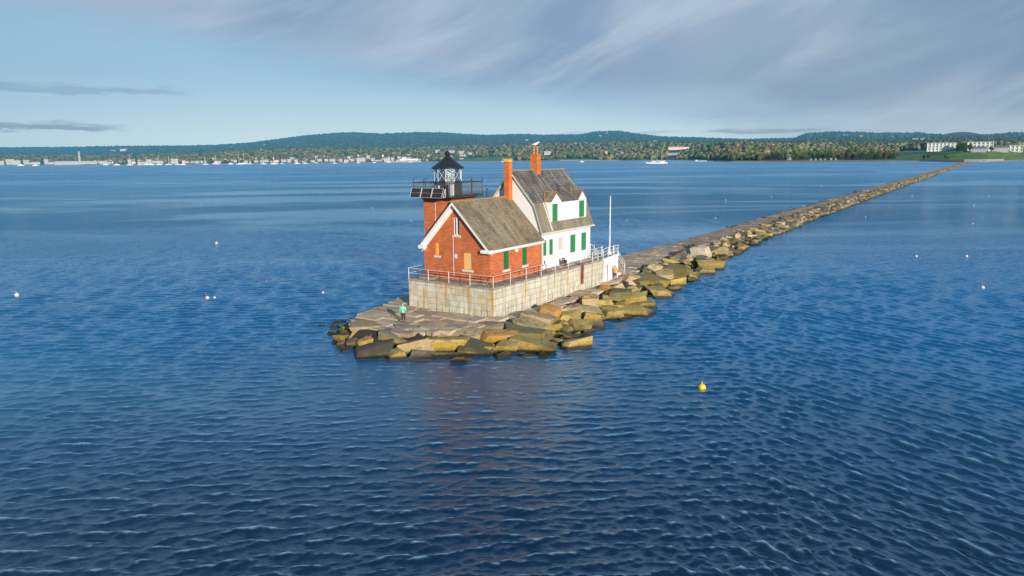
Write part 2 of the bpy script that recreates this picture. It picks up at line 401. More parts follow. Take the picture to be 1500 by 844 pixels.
bw = thing('breakwater', (-5, 40, WATER), 'long granite breakwater running from the lighthouse to the far shore, paved with flat slabs', 'breakwater')
mb = MB(); ys = [-11.2, -9, -7.5, -6, -4, -2, 0, 4, 8, 12, 16, 20, 24, 28, 32, 36, 40, 46, 54, 64, 76, 90, 110, 140, 180, 240, 320, 420, 560, 720, 900, 1100, 1330]
secs = []
for y in ys:
    if y < -9.5: secs.append([(-10, y, -3), (-8, y, -2.0), (-5, y, -2.0), (-2.5, y, -2.2), (0, y, -3)])
    else: secs.append([(xl(y) - 4, y, -3), (xl(y) + .25, y, -.16), (xr(y) - .2, y, -.16), (xw(y) - .9, y, -1.75), (xw(y) + 1.5, y, -3)])
for a, b in zip(secs, secs[1:]):
    for k in range(4): mb.poly([a[k], a[k + 1], b[k + 1], b[k]])
mb.poly([secs[0][k] for k in range(5)])
mb.build('core', M['core'], bw)

def slabmesh():
    V = []; F = []; C = []
    def slab(cx, cy, lx, ly, z, rot, tilt):
        ca, sa = math.cos(rot), math.sin(rot); i = len(V)
        col = random.choice([(.56, .42, .27), (.62, .49, .32), (.44, .34, .23), (.68, .55, .38), (.50, .41, .30), (.38, .27, .18)])
        b = .045
        ring = []
        jit = [(random.uniform(-.08, .08), random.uniform(-.05, .05)) for _ in range(4)]
        for (sx, sy), (jx, jy) in zip(((-1, -1), (1, -1), (1, 1), (-1, 1)), jit): ring.append((sx * lx / 2 + jx, sy * ly / 2 + jy))
        for inset, dz in ((0, -.35), (0, -b), (b, 0)):
            for x, y in ring:
                xx = x - math.copysign(inset, x); yy = y - math.copysign(inset, y)
                V.append((cx + xx * ca - yy * sa, cy + xx * sa + yy * ca, z + dz + tilt[0] * xx + tilt[1] * yy)); C.append(col)
        for l in (0, 4):
            for k in range(4): F.append((i + l + k, i + l + (k + 1) % 4, i + l + 4 + (k + 1) % 4, i + l + 4 + k))
        F.append((i + 8, i + 9, i + 10, i + 11))
    y = -8.6
    while y < 150:
        w = random.uniform(.75, 1.35) if y > 26 else random.uniform(1.0, 1.9)
        yc = y + w / 2; a, b = xl(yc), xr(yc)
        x = a + random.uniform(-.5, .1); e = b + random.uniform(-.3, .6)
        while x < e:
            l = min(random.uniform(1.6, 3.4), max(.9, e - x + .2)); cx = x + l / 2
            inside = -10.0 < cx < -.4 and .4 < yc < 24.8
            if not inside: slab(cx, yc, l - random.uniform(.03, .09), w - random.uniform(.03, .08), random.gauss(0, .05), random.gauss(0, .03), (random.gauss(0, .02), random.gauss(0, .03)))
            x += l
        y += w
    while y < 1330:
        w = random.uniform(2.2, 4); a, b = xl(y), xr(y); n = random.choice((2, 3)); l = (b - a) / n
        for k in range(n): slab(a + (k + .5) * l, y + w / 2, l - .12, w - .12, random.gauss(0, .08), random.gauss(0, .02), (random.gauss(0, .02), random.gauss(0, .01)))
        y += w
    me = bpy.data.meshes.new('paving'); me.from_pydata(V, [], F); me.materials.append(M['paving'])
    at = me.color_attributes.new('Col', 'FLOAT_COLOR', 'POINT'); at.data.foreach_set('color', np.array([(*c, 1) for c in C], dtype=np.float32).ravel())
    o = bpy.data.objects.new('paving', me); COL.objects.link(o); o.parent = bw; o.matrix_parent_inverse = bw.matrix_world.inverted()
slabmesh()

# ------------------------------------------------------------------ granite blocks
TONE = {'tan': (.50, .37, .19), 'grey': (.27, .24, .16), 'dark': (.075, .065, .04), 'orange': (.58, .29, .07), 'gold': (.53, .37, .10), 'pink': (.52, .36, .25),
        'green': (.15, .135, .045), 'black': (.03, .028, .022), 'pale': (.60, .50, .36)}
TWORD = {'tan': 'tan', 'grey': 'weathered grey', 'dark': 'dark brown', 'orange': 'orange-brown', 'gold': 'yellow-stained', 'pink': 'pinkish', 'green': 'olive-green', 'black': 'black wet', 'pale': 'pale cream'}
def block_mesh(L, W, H, seed, sub=3, rough=.5):
    rd = random.Random(seed); b = bmesh.new(); bmesh.ops.create_cube(b, size=1)
    sh = (rd.uniform(-.3, .3), rd.uniform(-.25, .25)); tp = rd.uniform(.65, 1.0); tq = rd.uniform(.7, 1.0)
    for v in b.verts:
        jx, jy, jz = (rd.uniform(-.13, .13) for _ in range(3))
        x, y, z = v.co
        k = tp if z > 0 else 1; q = tq if x > 0 else 1
        v.co = Vector(((x * k + jx + sh[0] * z) * L, (y * k * q + jy + sh[1] * z) * W, (z * (tq if y > 0 else 1) + jz) * H))
    if rd.random() < .65:      # knock one or two corners off
        for _ in range(rd.choice((1, 2))):
            n = Vector((rd.uniform(-1, 1) / L, rd.uniform(-1, 1) / W, rd.uniform(.2, 1) / H)).normalized()
            mx = max(v.co.dot(n) for v in b.verts)
            r = bmesh.ops.bisect_plane(b, geom=b.verts[:] + b.edges[:] + b.faces[:], plane_co=n * mx * rd.uniform(.6, .85), plane_no=n, clear_outer=True)
            ed = [e for e in r['geom_cut'] if isinstance(e, bmesh.types.BMEdge)]
            if ed: bmesh.ops.edgeloop_fill(b, edges=ed)
    bmesh.ops.bevel(b, geom=b.edges[:], offset=.035 * min(L, W, H) + .015, segments=2, affect='EDGES', profile=.6)
    bmesh.ops.triangulate(b, faces=[f for f in b.faces if len(f.verts) > 4])
    bmesh.ops.subdivide_edges(b, edges=[e for e in b.edges if e.calc_length() > .35 * min(L, W, H)], cuts=2 if sub > 2 else 1, use_grid_fill=True)
    b.normal_update(); off = Vector((seed * 3.7, seed * 1.3, 0))
    for v in b.verts:
        n = v.normal; d = noise.noise(v.co * .9 + off) * .16 * rough + noise.noise(v.co * 2.6 + off) * .075 * rough
        v.co += n * d * min(1, H)
    me = bpy.data.meshes.new('granite_block'); b.to_mesh(me); b.free(); me.materials.append(M['stone'])
    me.polygons.foreach_set('use_smooth', [True] * len(me.polygons))
    try: me.set_sharp_from_angle(angle=R(24))
    except Exception: pass
    return me
blocks = []   # (object, tone, size, x, y, z)
def put_block(me, x, y, z, rz, tx, ty, tone, size, scale=(1, 1, 1)):
    o = bpy.data.objects.new('granite_block', me); COL.objects.link(o); o.location = (x, y, z)
    o.rotation_euler = (tx, ty, rz); o.scale = scale
    t = TONE[tone]; k = random.uniform(.85, 1.15); o.color = (t[0] * k, t[1] * k, t[2] * k, 1)
    blocks.append((o, tone, size, x, y, z)); return o
HERO = [(-7.94,-7.74,-.35,2.51,.9,0,'tan'),(-4.31,-8.33,-.7,1.95,1.03,-25,'grey'),(-7.42,-10.27,-1.0,1.04,.69,10,'dark'),(-6.19,-10.2,-.9,1.03,.91,40,'orange'),(-8.57,-10.46,-1.3,.81,.58,20,'orange'),
(-4.14,-11.08,-1.15,2.54,1.1,8,'dark'),(-1.97,-10.92,-1.2,1.63,.98,30,'gold'),(-3.97,-6.99,-.35,1.98,.81,-5,'grey'),(-3.02,-5.84,-.25,2.59,.71,5,'pink'),(-1.97,-8.72,-.75,2.46,.89,8,'tan'),
(-.16,-7.07,-.75,3.15,1.24,-3,'gold'),(-.26,-5.23,-.35,3.11,.86,3,'tan'),(-.1,-9.79,-1.3,1.73,.65,0,'grey'),(1.01,-7.74,-1.4,2.43,.66,-6,'green'),(2.42,-5.94,-1.1,2.56,1.11,-12,'dark'),
(2.68,-3.6,-.6,3.1,1.26,-2,'orange'),(.57,-1.86,-.15,4.2,.74,12,'grey'),(4.06,-.99,-.5,3.17,.94,-8,'green'),(4.09,-4.33,-1.0,2.02,1.23,-15,'gold'),(5.55,-3.08,-.9,3.26,1.01,-10,'gold'),
(2.84,2.37,-.1,2.6,1.24,-18,'tan'),(3.83,.25,-.3,2.75,.66,-28,'tan'),(2.65,4.94,-.1,1.92,1.28,-35,'orange'),(4.22,3.06,-.7,1.85,1.11,0,'dark'),(4.26,5.97,-.5,2.18,.83,6,'gold'),
(5.86,4.92,-1.0,1.75,.94,4,'gold'),(6.73,6.75,-1.2,1.52,.76,3,'grey'),(4.14,8.72,-.3,2.51,.79,-10,'tan'),(8.19,-.1,-1.2,2.41,1.03,12,'gold'),(5.83,2.14,-1.3,1.45,.96,-30,'black'),
(3.35,11.73,-.1,1.52,.83,0,'tan'),(4.5,12.78,-.3,1.8,.83,-8,'gold'),(6.37,10.42,-.7,1.59,.93,18,'gold'),(5.6,8.35,-.8,1.7,.78,-8,'tan'),(6.81,-3.19,-1.5,1.56,.67,-20,'black'),
(4.22,16.65,-.2,2.46,1.16,-15,'green'),(5.67,17.29,-.6,1.88,.87,18,'gold'),(7.39,13.22,-.9,2.72,.95,-12,'gold'),(7.07,17.65,-1.1,1.87,.86,0,'grey'),(5.89,23.75,-.9,2.31,1.08,4,'gold'),
(3.3,27.86,-.5,2.94,1.63,-30,'green'),(4.1,32.34,-.5,2.2,1.36,-30,'green'),(5.07,31.02,-.9,1.83,1.17,10,'gold'),(4.86,41.38,-1.0,2.38,1.1,0,'gold'),(3.34,30.88,-.1,2.01,1.01,0,'tan'),
(.38,35.31,.1,1.96,.89,0,'tan'),(.36,52.57,.3,2.25,1.43,-35,'pale'),(2.22,55.45,.2,2.28,1.04,-10,'tan'),(4.27,45.78,-.5,3.24,1.14,-5,'green'),(3.34,36.55,-.1,2.65,1.06,-10,'green')]
for i, (x, y, z, L, H, rt, tone) in enumerate(HERO):
    flat = tone in ('pink',) or i == 16
    h = max(.55, H * (.62 if flat else 1.08)); W = random.uniform(.8, 1.05) * min(L, 2.4) if not flat else 1.9
    me = block_mesh(L * 1.16, W * 1.1, h * 1.05, 100 + i, 3, .32)
    zz = z - h * .12 if not flat else -.28
    put_block(me, x - .25 * W * -.56 * .5, y + .1, zz, R(34 + rt * .8), R(random.uniform(-6, 26)), R(rt * -.45 + random.uniform(-7, 7)), tone, 'long' if L > 2.7 else ('large' if L > 1.9 else 'small'))
VAR = [block_mesh(random.uniform(1.7, 3.1), random.uniform(1.1, 1.7), random.uniform(.8, 1.35), 300 + i, 2, .3) for i in range(26)]
TW = ['tan'] * 5 + ['gold'] * 5 + ['grey'] * 3 + ['green'] * 4 + ['dark'] * 3 + ['orange'] * 2 + ['pale']
def near(x, y, r): return any((b[3] - x) ** 2 + (b[4] - y) ** 2 < r * r for b in blocks)
# blocks tumbled over the right-hand slope
y = 5.5; 
while y < 92:
    a, b = xr(y), xw(y); nrow = 4 if b - a > 4.6 else (3 if b - a > 3 else 2)
    for k in range(nrow):
        t = (k + random.uniform(.2, .8)) / nrow; yy = y + random.uniform(-.6, .6); x = lerp(a + .2, b - .1, t)
        if near(x, yy, 1.3 if yy < 45 else 1.0): continue
        z = lerp(-.18, -1.3, t ** .85) + random.uniform(-.15, .2)
        s = random.uniform(.65, 1.08) * (1 if y < 60 else .85)
        tone = random.choice(TW if yy < 42 else ['tan', 'grey', 'green', 'dark', 'dark', 'grey', 'gold', 'pale']); 
        if t > .7 and random.random() < .65: tone = random.choice(['dark', 'black', 'black', 'gold'])
        if (x - 1.3) ** 2 + (yy - 22.8) ** 2 < 3.2: continue
        put_block(random.choice(VAR), x, yy, z, random.uniform(0, math.pi), R(random.gauss(4, 19)), R(random.gauss(8, 19)), tone, 'large' if s > .9 else 'small', (s, s * random.uniform(.85, 1.1), s * random.uniform(.8, 1.1)))
    y += 1.3 if y < 50 else 1.75
# packing between and below the big blocks of the head, and along its left edge
HEADF = []
for k in range(90):
    y = random.uniform(-9.6, 6)
    if y < -8.5: x = random.uniform(-8.5, 1)
    else:
        a, b = xr(y), xw(y); x = random.uniform(a, b)
    if near(x, y, 1.05): continue
    d = (x - xr(max(y, -9))) / max(1, xw(y) - xr(max(y, -9))); z = -1.45 if y < -9 else lerp(-.65, -1.5, min(1, max(0, d)))
    z += .1; z -= .1; s = random.uniform(.5, .78); put_block(random.choice(VAR), x, y, z, random.uniform(0, 3.14), R(random.gauss(0, 15)), R(random.gauss(0, 15)), random.choice(['dark', 'black', 'green', 'gold', 'grey']), 'small', (s, s, s))
for (x, y, s) in ((-9.6, -8.9, .75), (-10.6, -8.2, .7), (-11.3, -7.2, .8), (-12.0, -6.2, .7), (-12.6, -5.2, .75), (-13.3, -4.2, .7), (-13.6, -2.9, .8), (-14.2, -1.6, .75), (-14.6, -.2, .8), (-15, 1.2, .8), (-15.1, 2.6, .75), (-12.2, -8.0, .5), (-14.0, -6.3, .55), (-15.2, -4.3, .5), (-9.9, -10.0, .5), (-15.4, -6.6, .45), (-14.9, 4.1, .8), (-10.4, -7.3, .8), (-9.3, -9.4, .8), (-7.0, -11.5, .5), (3.1, -8.1, .5), (7.6, -4.1, .45), (7.2, 1.6, .6), (6.5, .2, .5), (7.4, 3.4, .5)):
    put_block(random.choice(VAR), x, y, -1.42 if s < .6 else -1.12, random.uniform(0, 3.14), R(random.gauss(0, 9)), R(random.gauss(0, 9)), random.choice(['dark', 'black', 'dark']), 'small', (s, s, s * .9))
# left-hand edge of the walkway beyond the house
y = 36
while y < 92:
    x = xl(y) - .7; put_block(random.choice(VAR), x, y, -.95, random.uniform(1.2, 1.9), R(random.gauss(0, 6)), R(random.gauss(-8, 8)), random.choice(['tan', 'grey', 'dark']), 'small', (.9, .8, .8)); y += 2.6
# far repeats as single low blocks of their own up to the limit, the rest one heap
def small_block(seed):
    rd = random.Random(seed); m = MB(); P = [Vector(((sx * .5 + rd.uniform(-.12, .12)) * 1.9, (sy * .5 + rd.uniform(-.12, .12)) * 1.3, (sz * .5 + rd.uniform(-.12, .12)) * 1.0)) for sz in (-1, 1) for sy in (-1, 1) for sx in (-1, 1)]
    m.v = [tuple(p) for p in P]; m.f = [(0, 2, 3, 1), (4, 5, 7, 6), (0, 1, 5, 4), (2, 6, 7, 3), (1, 3, 7, 5), (0, 4, 6, 2)]; return m
def stuff_blocks():
    V = []; F = []; C = []; y = 92
    protos = [small_block(k) for k in range(12)]
    while y < 1325:
        a, b = xr(y), xw(y)
        for side in range(4):
            if side == 3: x = xl(y) - .8; z = -.9
            else:
                t = (side + random.random()) / 3; x = lerp(a + .1, b, t); z = lerp(-.3, -1.35, t) + random.uniform(-.1, .25)
            p = random.choice(protos); i = len(V); an = random.uniform(0, 3.14); s = random.uniform(.6, 1.1) if y < 200 else random.uniform(.45, .8); ca, sa = math.cos(an), math.sin(an)
            tl = random.gauss(0, .2); c = TONE[random.choice(['tan', 'grey', 'grey', 'dark', 'pale', 'green', 'dark'])]
            for v in p.v: V.append((x + (v[0] * ca - v[1] * sa) * s, y + random.uniform(0, .2) + (v[0] * sa + v[1] * ca) * s, z + (v[2] + v[0] * tl) * s)); C.append((*c, 1))
            F.extend(tuple(i + k for k in f) for f in p.f)
        y += 1.3 if y < 400 else 1.8
    me = bpy.data.meshes.new('granite_rubble'); me.from_pydata(V, [], F); me.materials.append(M['stone_v'])
    at = me.color_attributes.new('Col', 'FLOAT_COLOR', 'POINT'); at.data.foreach_set('color', np.array(C, dtype=np.float32).ravel())
    o = bpy.data.objects.new('granite_rubble', me); COL.objects.link(o); tag(o, 'granite rubble along both sides of the distant breakwater', 'rubble', None, 'stuff')
stuff_blocks()
ORD = ['first', 'second', 'third', 'fourth', 'fifth', 'sixth', 'seventh', 'eighth', 'ninth', 'tenth', 'eleventh', 'twelfth']
def zone(x, y):
    if y < -8.5 or x < -9: return 'at the left tip'
    if y < -4.4: return 'below the brick gable'
    if y < 1.5: return 'below the near platform corner'
    if y < 7.5: return 'beside the brick house wall'
    if y < 14: return 'beside the white house wall'
    if y < 21: return 'near the white wall panel'
    if y < 30: return 'below the flagpole'
    if y < 42: return 'just past the stairs'
    return 'well beyond the stairs'
groups = {}
for b in blocks:
    o, tone, size, x, y, z = b
    if x < xl(y) + .2 and y > 30:
        tag(o, 'low granite block along the left side of the breakwater walkway', 'granite block', 'granite blocks on the left edge'); continue
    if y > 50:
        tag(o, 'small granite block on the slope of the farther breakwater', 'granite block', 'granite blocks on the farther slope'); continue
    row = 'by the paving' if z > -.45 else ('halfway down' if z > -.9 else 'at the waterline')
    groups.setdefault((TWORD[tone], size, row, zone(x, y)), []).append(b)
for (tw, size, row, zn), L in groups.items():
    L.sort(key=lambda b: b[3] * .83 + b[4] * .56)
    for i, b in enumerate(L):
        s = f'{size} {tw} block {row} {zn}'
        if len(L) > 1: s += f', {ORD[min(i, 11)]} from left'
        tag(b[0], s, 'granite block', 'granite blocks tumbled round the lighthouse')

# ------------------------------------------------------------------ stone base
Wp, Lp, Hp = 10.15, 25.3, 2.75
base = thing('stone_platform', (-5, 12, 0), 'high pale stone block platform with rust stains carrying the lighthouse buildings', 'stone base')
mb = MB()
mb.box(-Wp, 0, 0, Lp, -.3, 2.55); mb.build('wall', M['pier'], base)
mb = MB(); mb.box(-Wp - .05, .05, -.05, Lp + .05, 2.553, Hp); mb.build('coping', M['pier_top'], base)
mb = MB()   # raised kerb strip at the foot of the houses
for q_ in ((-1.45, -.75, 10.8, 21.4, Hp + .003, Hp + .14), (-9.3, -7.6, .5, 1.4, Hp + .003, Hp + .22), (-3.2, -1.6, .55, 1.4, Hp + .003, Hp + .18)): MB().box(*q_).build('plinth', M['pier_top'], base)
mb = MB(); mb.slab([(.03, 21.5, .05), (.03, 25.2, .05), (.03, 25.2, 2.70), (.03, 21.5, 2.45)], (.06, 0, 0))
mb.build('white_panel', M['white'], base)
mb = MB(); mb.slab([(.03, 20.85, 2.72), (.03, 21.55, 2.44), (.03, 25.3, 2.69), (.03, 25.3, 2.95), (.03, 23.0, 2.86)], (.16, 0, 0)); mb.build('panel_cap', M['white'], base)
mb = MB(); mb.box(.092, .13, 22.35, 23.3, .12, 1.9); d = mb.build('door', M['white'], base)
mb = MB(); mb.box(.132, .16, 22.28, 22.34, .12, 2.0, 0); mb.box(.132, .15, 21.6, 22.2, 1.72, 1.78); mb.build('hinge_rail', M['iron'], d)
# stairs down to the walkway
st = thing('stone_stair', (-2, 27, 0), 'short flight of stone steps from the platform end down to the walkway', 'stairs')
mb = MB(); n = 10
for k in range(n): mb.box(-3.4, -.6, 25.42 + k * .34, 25.42 + (k + 1) * .34, -.2, 2.62 - (k + 1) * .25 + .12)
mb.build('steps', M['pier_top'], st)

# rust pipe hooked over the wall, small fixture by the house
pp = thing('drain_pipe', (.2, 16.2, .6), 'rusty brown drain pipe hooked out over the stone wall under the white house', 'pipe')
mb = MB(); pts = [(-.25, 16.2, 2.83), (.05, 16.2, 2.9), (.2, 16.22, 2.8), (.24, 16.24, 2.5), (.2, 16.26, 1.9), (.2, 16.26, .7)]
for a, b in zip(pts, pts[1:]): mb.tube(a, b, .12, .12, 8)
mb.build('pipe', M['rustpipe'], pp); mb = MB()
for z in (2.3, 1.4): mb.tube((.2, 16.26, z), (.2, 16.26, z + .08), .16, .16, 8)
mb.build('clamp', M['iron'], pp)
fx = thing('pipe_vent', (-.9, 14.1, Hp + .14), 'short dark brown double vent standing at the foot of the white house', 'vent')
mb = MB().lathe(-.9, 14.0, [(.2, Hp + .145), (.2, Hp + .2), (.13, Hp + .22), (.13, Hp + .75), (.18, Hp + .78), (.18, Hp + .9), (.05, Hp + .98)], 10); mb.build('vent_stack', M['rustpipe'], fx)
mb = MB().box(-1.1, -.75, 14.15, 14.5, Hp + .145, Hp + .62); mb.box(-1.14, -.71, 14.12, 14.54, Hp + .622, Hp + .68); mb.build('vent_box', M['rust'], fx)

# ------------------------------------------------------------------ railings
def rail_run(root, pts, h=1.08, mid=(.55,), post=.03, rail=.016, mat=None, skip=()):
    mat = mat or M['railw']
    for p in pts:
        MB().tube(p, (p[0], p[1], p[2] + h), post, post, 6).build('post', mat, root)
    for hh in (h - .03,) + tuple(mid):
        mb = MB()
        for a, b in zip(pts, pts[1:]): mb.tube((a[0], a[1], a[2] + hh), (b[0], b[1], b[2] + hh), rail, rail, 6)
        mb.build('rail', mat, root)
fr = thing('railing', (-5, -.02, Hp), 'thin pale pipe railing along the front and right edges of the stone base', 'railing')
pf = [(-10.05 + 2.49 * k, -.06, Hp) for k in range(5)]
pr = [(.03, -.06 + 2.7 * k, Hp) for k in range(8)]
rail_run(fr, [(-10.1, 20.9 - 2.6 * k, Hp) for k in range(9)][:-1] + pf[:4] + pr)
rr = thing('rusty_railing', (-5, .9, Hp), 'low rust-brown pipe railing between the brick house and the outer rail', 'railing')
rp = [(-9.45, .62, Hp), (-6.75, .62, Hp), (-4.3, .62, Hp), (-1.9, .62, Hp), (-.55, .75, Hp), (-.55, 3.3, Hp), (-.55, 5.9, Hp), (-.55, 8.5, Hp), (-.55, 9.9, Hp)]
rail_run(rr, rp, .82, (.36,), .036, .026, M['rust'])
er = thing('stair_railing', (-2, 23, Hp), 'white pipe railing round the end terrace and down the stone stair', 'railing')
q = [(.03, 18.84 + 1.28 * k, Hp + (.12 if k > 2 else 0)) for k in range(6)]
rail_run(er, q, 1.1, (.38, .72), .035, .026)
rail_run(er, [(-9.9, 21.6, Hp), (-9.9, 25.1, Hp), (-7.8, 25.15, Hp), (-5.7, 25.15, Hp), (-3.6, 25.15, Hp)], 1.1, (.38, .72), .035, .026)
rail_run(er, [(-3.55, 25.4, Hp), (-3.55, 27.1, 1.35), (-3.55, 28.7, .1)], 1.1, (.55,), .035, .026)
rail_run(er, [(-.55, 25.3, Hp), (-.55, 26.5, 1.9), (-.55, 28.4, .3)], 1.15, (.38, .75), .04, .028)
rail_run(er, [(-1.1, 20.4, Hp), (-1.1, 21.8, Hp), (-1.1, 23.2, Hp), (-1.6, 24.4, Hp), (-3.0, 25.0, Hp)], 1.1, (.5,), .035, .026)

fp = thing('flagpole', (-.95, 25.0, Hp), 'tall bare white flagpole standing at the end of the terrace', 'flagpole')
MB().tube((-.95, 25.0, Hp + .4), (-.95, 25.0, 9.5), .085, .06, 10).build('pole', M['railw'], fp)
MB().box(-1.12, -.78, 24.83, 25.17, Hp + .002, Hp + .4).build('pole_foot', M['white'], fp)
MB().lathe(-.95, 25.0, [(.03, 9.5), (.09, 9.56), (.09, 9.64), (.02, 9.7)], 8).build('finial', M['galv'], fp)

# ------------------------------------------------------------------ brick house
bx0, bx1, by0, by1 = -9.42, -1.46, 1.56, 10.5
EZ, RZ, RX = 5.93, 10.28, -5.44
bh = thing('brick_house', (-5.4, 6, Hp), 'red brick gabled fog signal house with brown shingle roof', 'building')
sl = (RZ - EZ) / (bx1 + .23 - RX)
zroof = lambda x: RZ - sl * abs(x - RX)
mb = MB(); zt = lambda x: zroof(x) - .12
out = [(bx0, Hp), (bx1, Hp), (bx1, zt(bx1)), (RX, zt(RX)), (bx0, zt(bx0))]
GW = (-5.62, -4.97, 7.08, 8.74); OW = (-7.94, -7.45, 4.98, 6.2); PW = (-4.52, -3.56, 3.88, 5.48)
wall(mb, out, [GW, OW, PW], lambda u, v, d: (u, by0 + d, v), .14)
GS = [(3.74, 4.6, 3.78, 5.56), (6.98, 7.8, 3.78, 5.6)]
wall(mb, [(by0, Hp), (by1, Hp), (by1, zt(bx1)), (by0, zt(bx1))], GS, lambda u, v, d: (bx1 - d, u, v), .14)
mb.poly([(bx0, by0, Hp), (bx0, by1, Hp), (bx0, by1, zt(bx0)), (bx0, by0, zt(bx0))])
mb.poly([(bx0, by1, Hp), (bx1, by1, Hp), (bx1, by1, zt(bx1)), (RX, by1, zt(RX)), (bx0, by1, zt(bx0))])
mb.build('wall', M['brick'], bh)
# roof: two slabs with thickness
ry0, ry1 = 1.12, 10.72; ex = .24
for s, nm in ((1, 'r'), (-1, 'l')):
    xe = (bx1 + ex) if s > 0 else (bx0 - ex); ze = zroof(xe)
    nv = Vector((sl * s, 0, 1)).normalized() * -.11
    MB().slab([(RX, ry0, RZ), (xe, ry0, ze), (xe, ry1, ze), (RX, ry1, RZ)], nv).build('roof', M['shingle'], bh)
mb = MB().box(RX - .1, RX + .1, ry0 - .01, 9.9, RZ - .08, RZ + .04); mb.build('ridge_cap', M['flash'], bh)
# white rake boards, soffit, frieze and eaves trim
for s in (1, -1):
    xe = (bx1 + ex) if s > 0 else (bx0 - ex)
    a = (RX, RZ - .1); b = (xe, zroof(xe) - .1)
    mb = MB().slab([(a[0], ry0 - .03, a[1]), (b[0], ry0 - .03, b[1]), (b[0], ry0 - .03, b[1] - .26), (a[0], ry0 - .03, a[1] - .28)], (0, .06, 0))
    mb.build('rake_board', M['trim'], bh)
    MB().slab([(a[0], by0 - .05, a[1] - .07), (b[0], by0 - .05, b[1] - .07), (b[0], by0 - .05, b[1] - (.42 if s > 0 else .62)), (a[0], by0 - .05, a[1] - (.45 if s > 0 else .65))], (0, .045, 0)).build('frieze_board', M['trim'], bh)
    MB().slab([(a[0], ry0 + .03, a[1] - .04), (b[0], ry0 + .03, b[1] - .04), (b[0], by0 - .055, b[1] - .04), (a[0], by0 - .055, a[1] - .04)], (0, 0, -.03)).build('soffit', M['trim'], bh)
mb = MB().box(bx1 + .005, bx1 + .06, by0, by1 - .1, 5.55, 5.86); mb.box(bx1 + .06, bx1 + .34, ry0, 10.6, 5.68, 5.86); mb.build('eaves_board', M['trim'], bh)
mb = MB().box(bx0 - .34, bx0 - .005, ry0, 10.6, 5.62, 5.84); mb.build('eaves_board', M['trim'], bh)
for x0, x1 in ((bx1 - .75, bx1 + .36), (bx0 - .36, bx0 + .35)):
    mb = MB().box(x0, x1, ry0 - .02, by0 - .003, 5.60, 5.80); mb.slab([(x0 - .04, ry0 - .06, 5.80), (x1 + .03, ry0 - .06, 5.80), (x1, ry0, 5.92), (x0 + .1, ry0, 5.92)], (0, .38, 0)); mb.build('cornice_return', M['trim'], bh)
MB().box(bx0 - .12, bx0 + .22, by0 - .16, by0 - .003, 5.42, 5.597).build('bracket', M['trim'], bh)
def window(parent, conv, h, kind, sill=True, name='window', dp=.09):
    """panel or glazed sash set back in a hole; conv(u,v,d)"""
    u0, u1, v0, v1 = h
    def bx(mb, a0, a1, b0, b1, d0, d1):
        P = [conv(a, b, d) for d in (d0, d1) for b in (b0, b1) for a in (a0, a1)]
        i = len(mb.v); mb.v += P
        for q in ((0, 2, 3, 1), (4, 5, 7, 6), (0, 1, 5, 4), (2, 6, 7, 3), (1, 3, 7, 5), (0, 4, 6, 2)): mb.f.append(tuple(i + k for k in q)); mb.m.append(0)
    mb = MB()
    if kind == 'glass':
        bx(mb, u0, u1, v0, v1, .11, .13); w = mb.build(name, M['winglass'], parent)
        mb = MB(); t = .05
        bx(mb, u0, u0 + t, v0, v1, .05, .108); bx(mb, u1 - t, u1, v0, v1, .05, .108); bx(mb, u0 + t, u1 - t, v0, v0 + t, .05, .108); bx(mb, u0 + t, u1 - t, v1 - t, v1, .05, .108)
        c = (u0 + u1) / 2 - .02; bx(mb, c - .06, c + .06, v0 + t, v1 - t, .04, .107)
        mb.build('frame', M['white'], w)
    else:
        bx(mb, u0 + .004, u1 - .004, v0 + .004, v1 - .004, dp, .135); w = mb.build(name, M[kind], parent)
        if 'green' in kind:
            mb = MB(); c = (u0 + u1) / 2
            for a, b in ((u0 + .01, c - .015), (c + .015, u1 - .01)):
                t = .07
                bx(mb, a, a + t, v0 + .01, v1 - .01, dp - .03, dp - .002); bx(mb, b - t, b, v0 + .01, v1 - .01, dp - .03, dp - .002)
                for q in (v0 + .01, (v0 + v1) / 2 - .05, v1 - .11): bx(mb, a + t, b - t, q, q + .1, dp - .03, dp - .002)
            mb.build('shutter_frame', M[kind], w)
    if sill:
        mb = MB(); bx(mb, u0 - .16, u1 + .16, v0 - .2, v0 - .003, -.08, .10); mb.build('sill', M['sill'], w)
    return w
cf = lambda u, v, d: (u, by0 + d, v); cr = lambda u, v, d: (bx1 - d, u, v)
window(bh, cf, GW, 'glass')['label'] = 'narrow gable window with white sash'
window(bh, cf, OW, 'ply_o')['label'] = 'small window boarded with orange plywood'
window(bh, cf, PW, 'ply')['label'] = 'window boarded with pale plywood'
for h in GS: window(bh, cr, h, 'green_d')
MB().box(-5.6, -5.28, by0 - .05, by0 - .003, 4.87, 5.27).build('plaque', M['sill'], bh)
MB().box(-5.76, -5.71, by0 - .04, by0 - .003, Hp + .05, 7.0).build('conduit', M['sill'], bh)
MB().box(bx1 + .065, bx1 + .2, 5.58, 5.92, 5.28, 5.54).build('eaves_bracket', M['trim'], bh)
MB().tube((bx1 + .1, 10.58, Hp + .02), (bx1 + .1, 10.58, 5.7), .06, .06, 8).build('downpipe', M['cream'], bh)
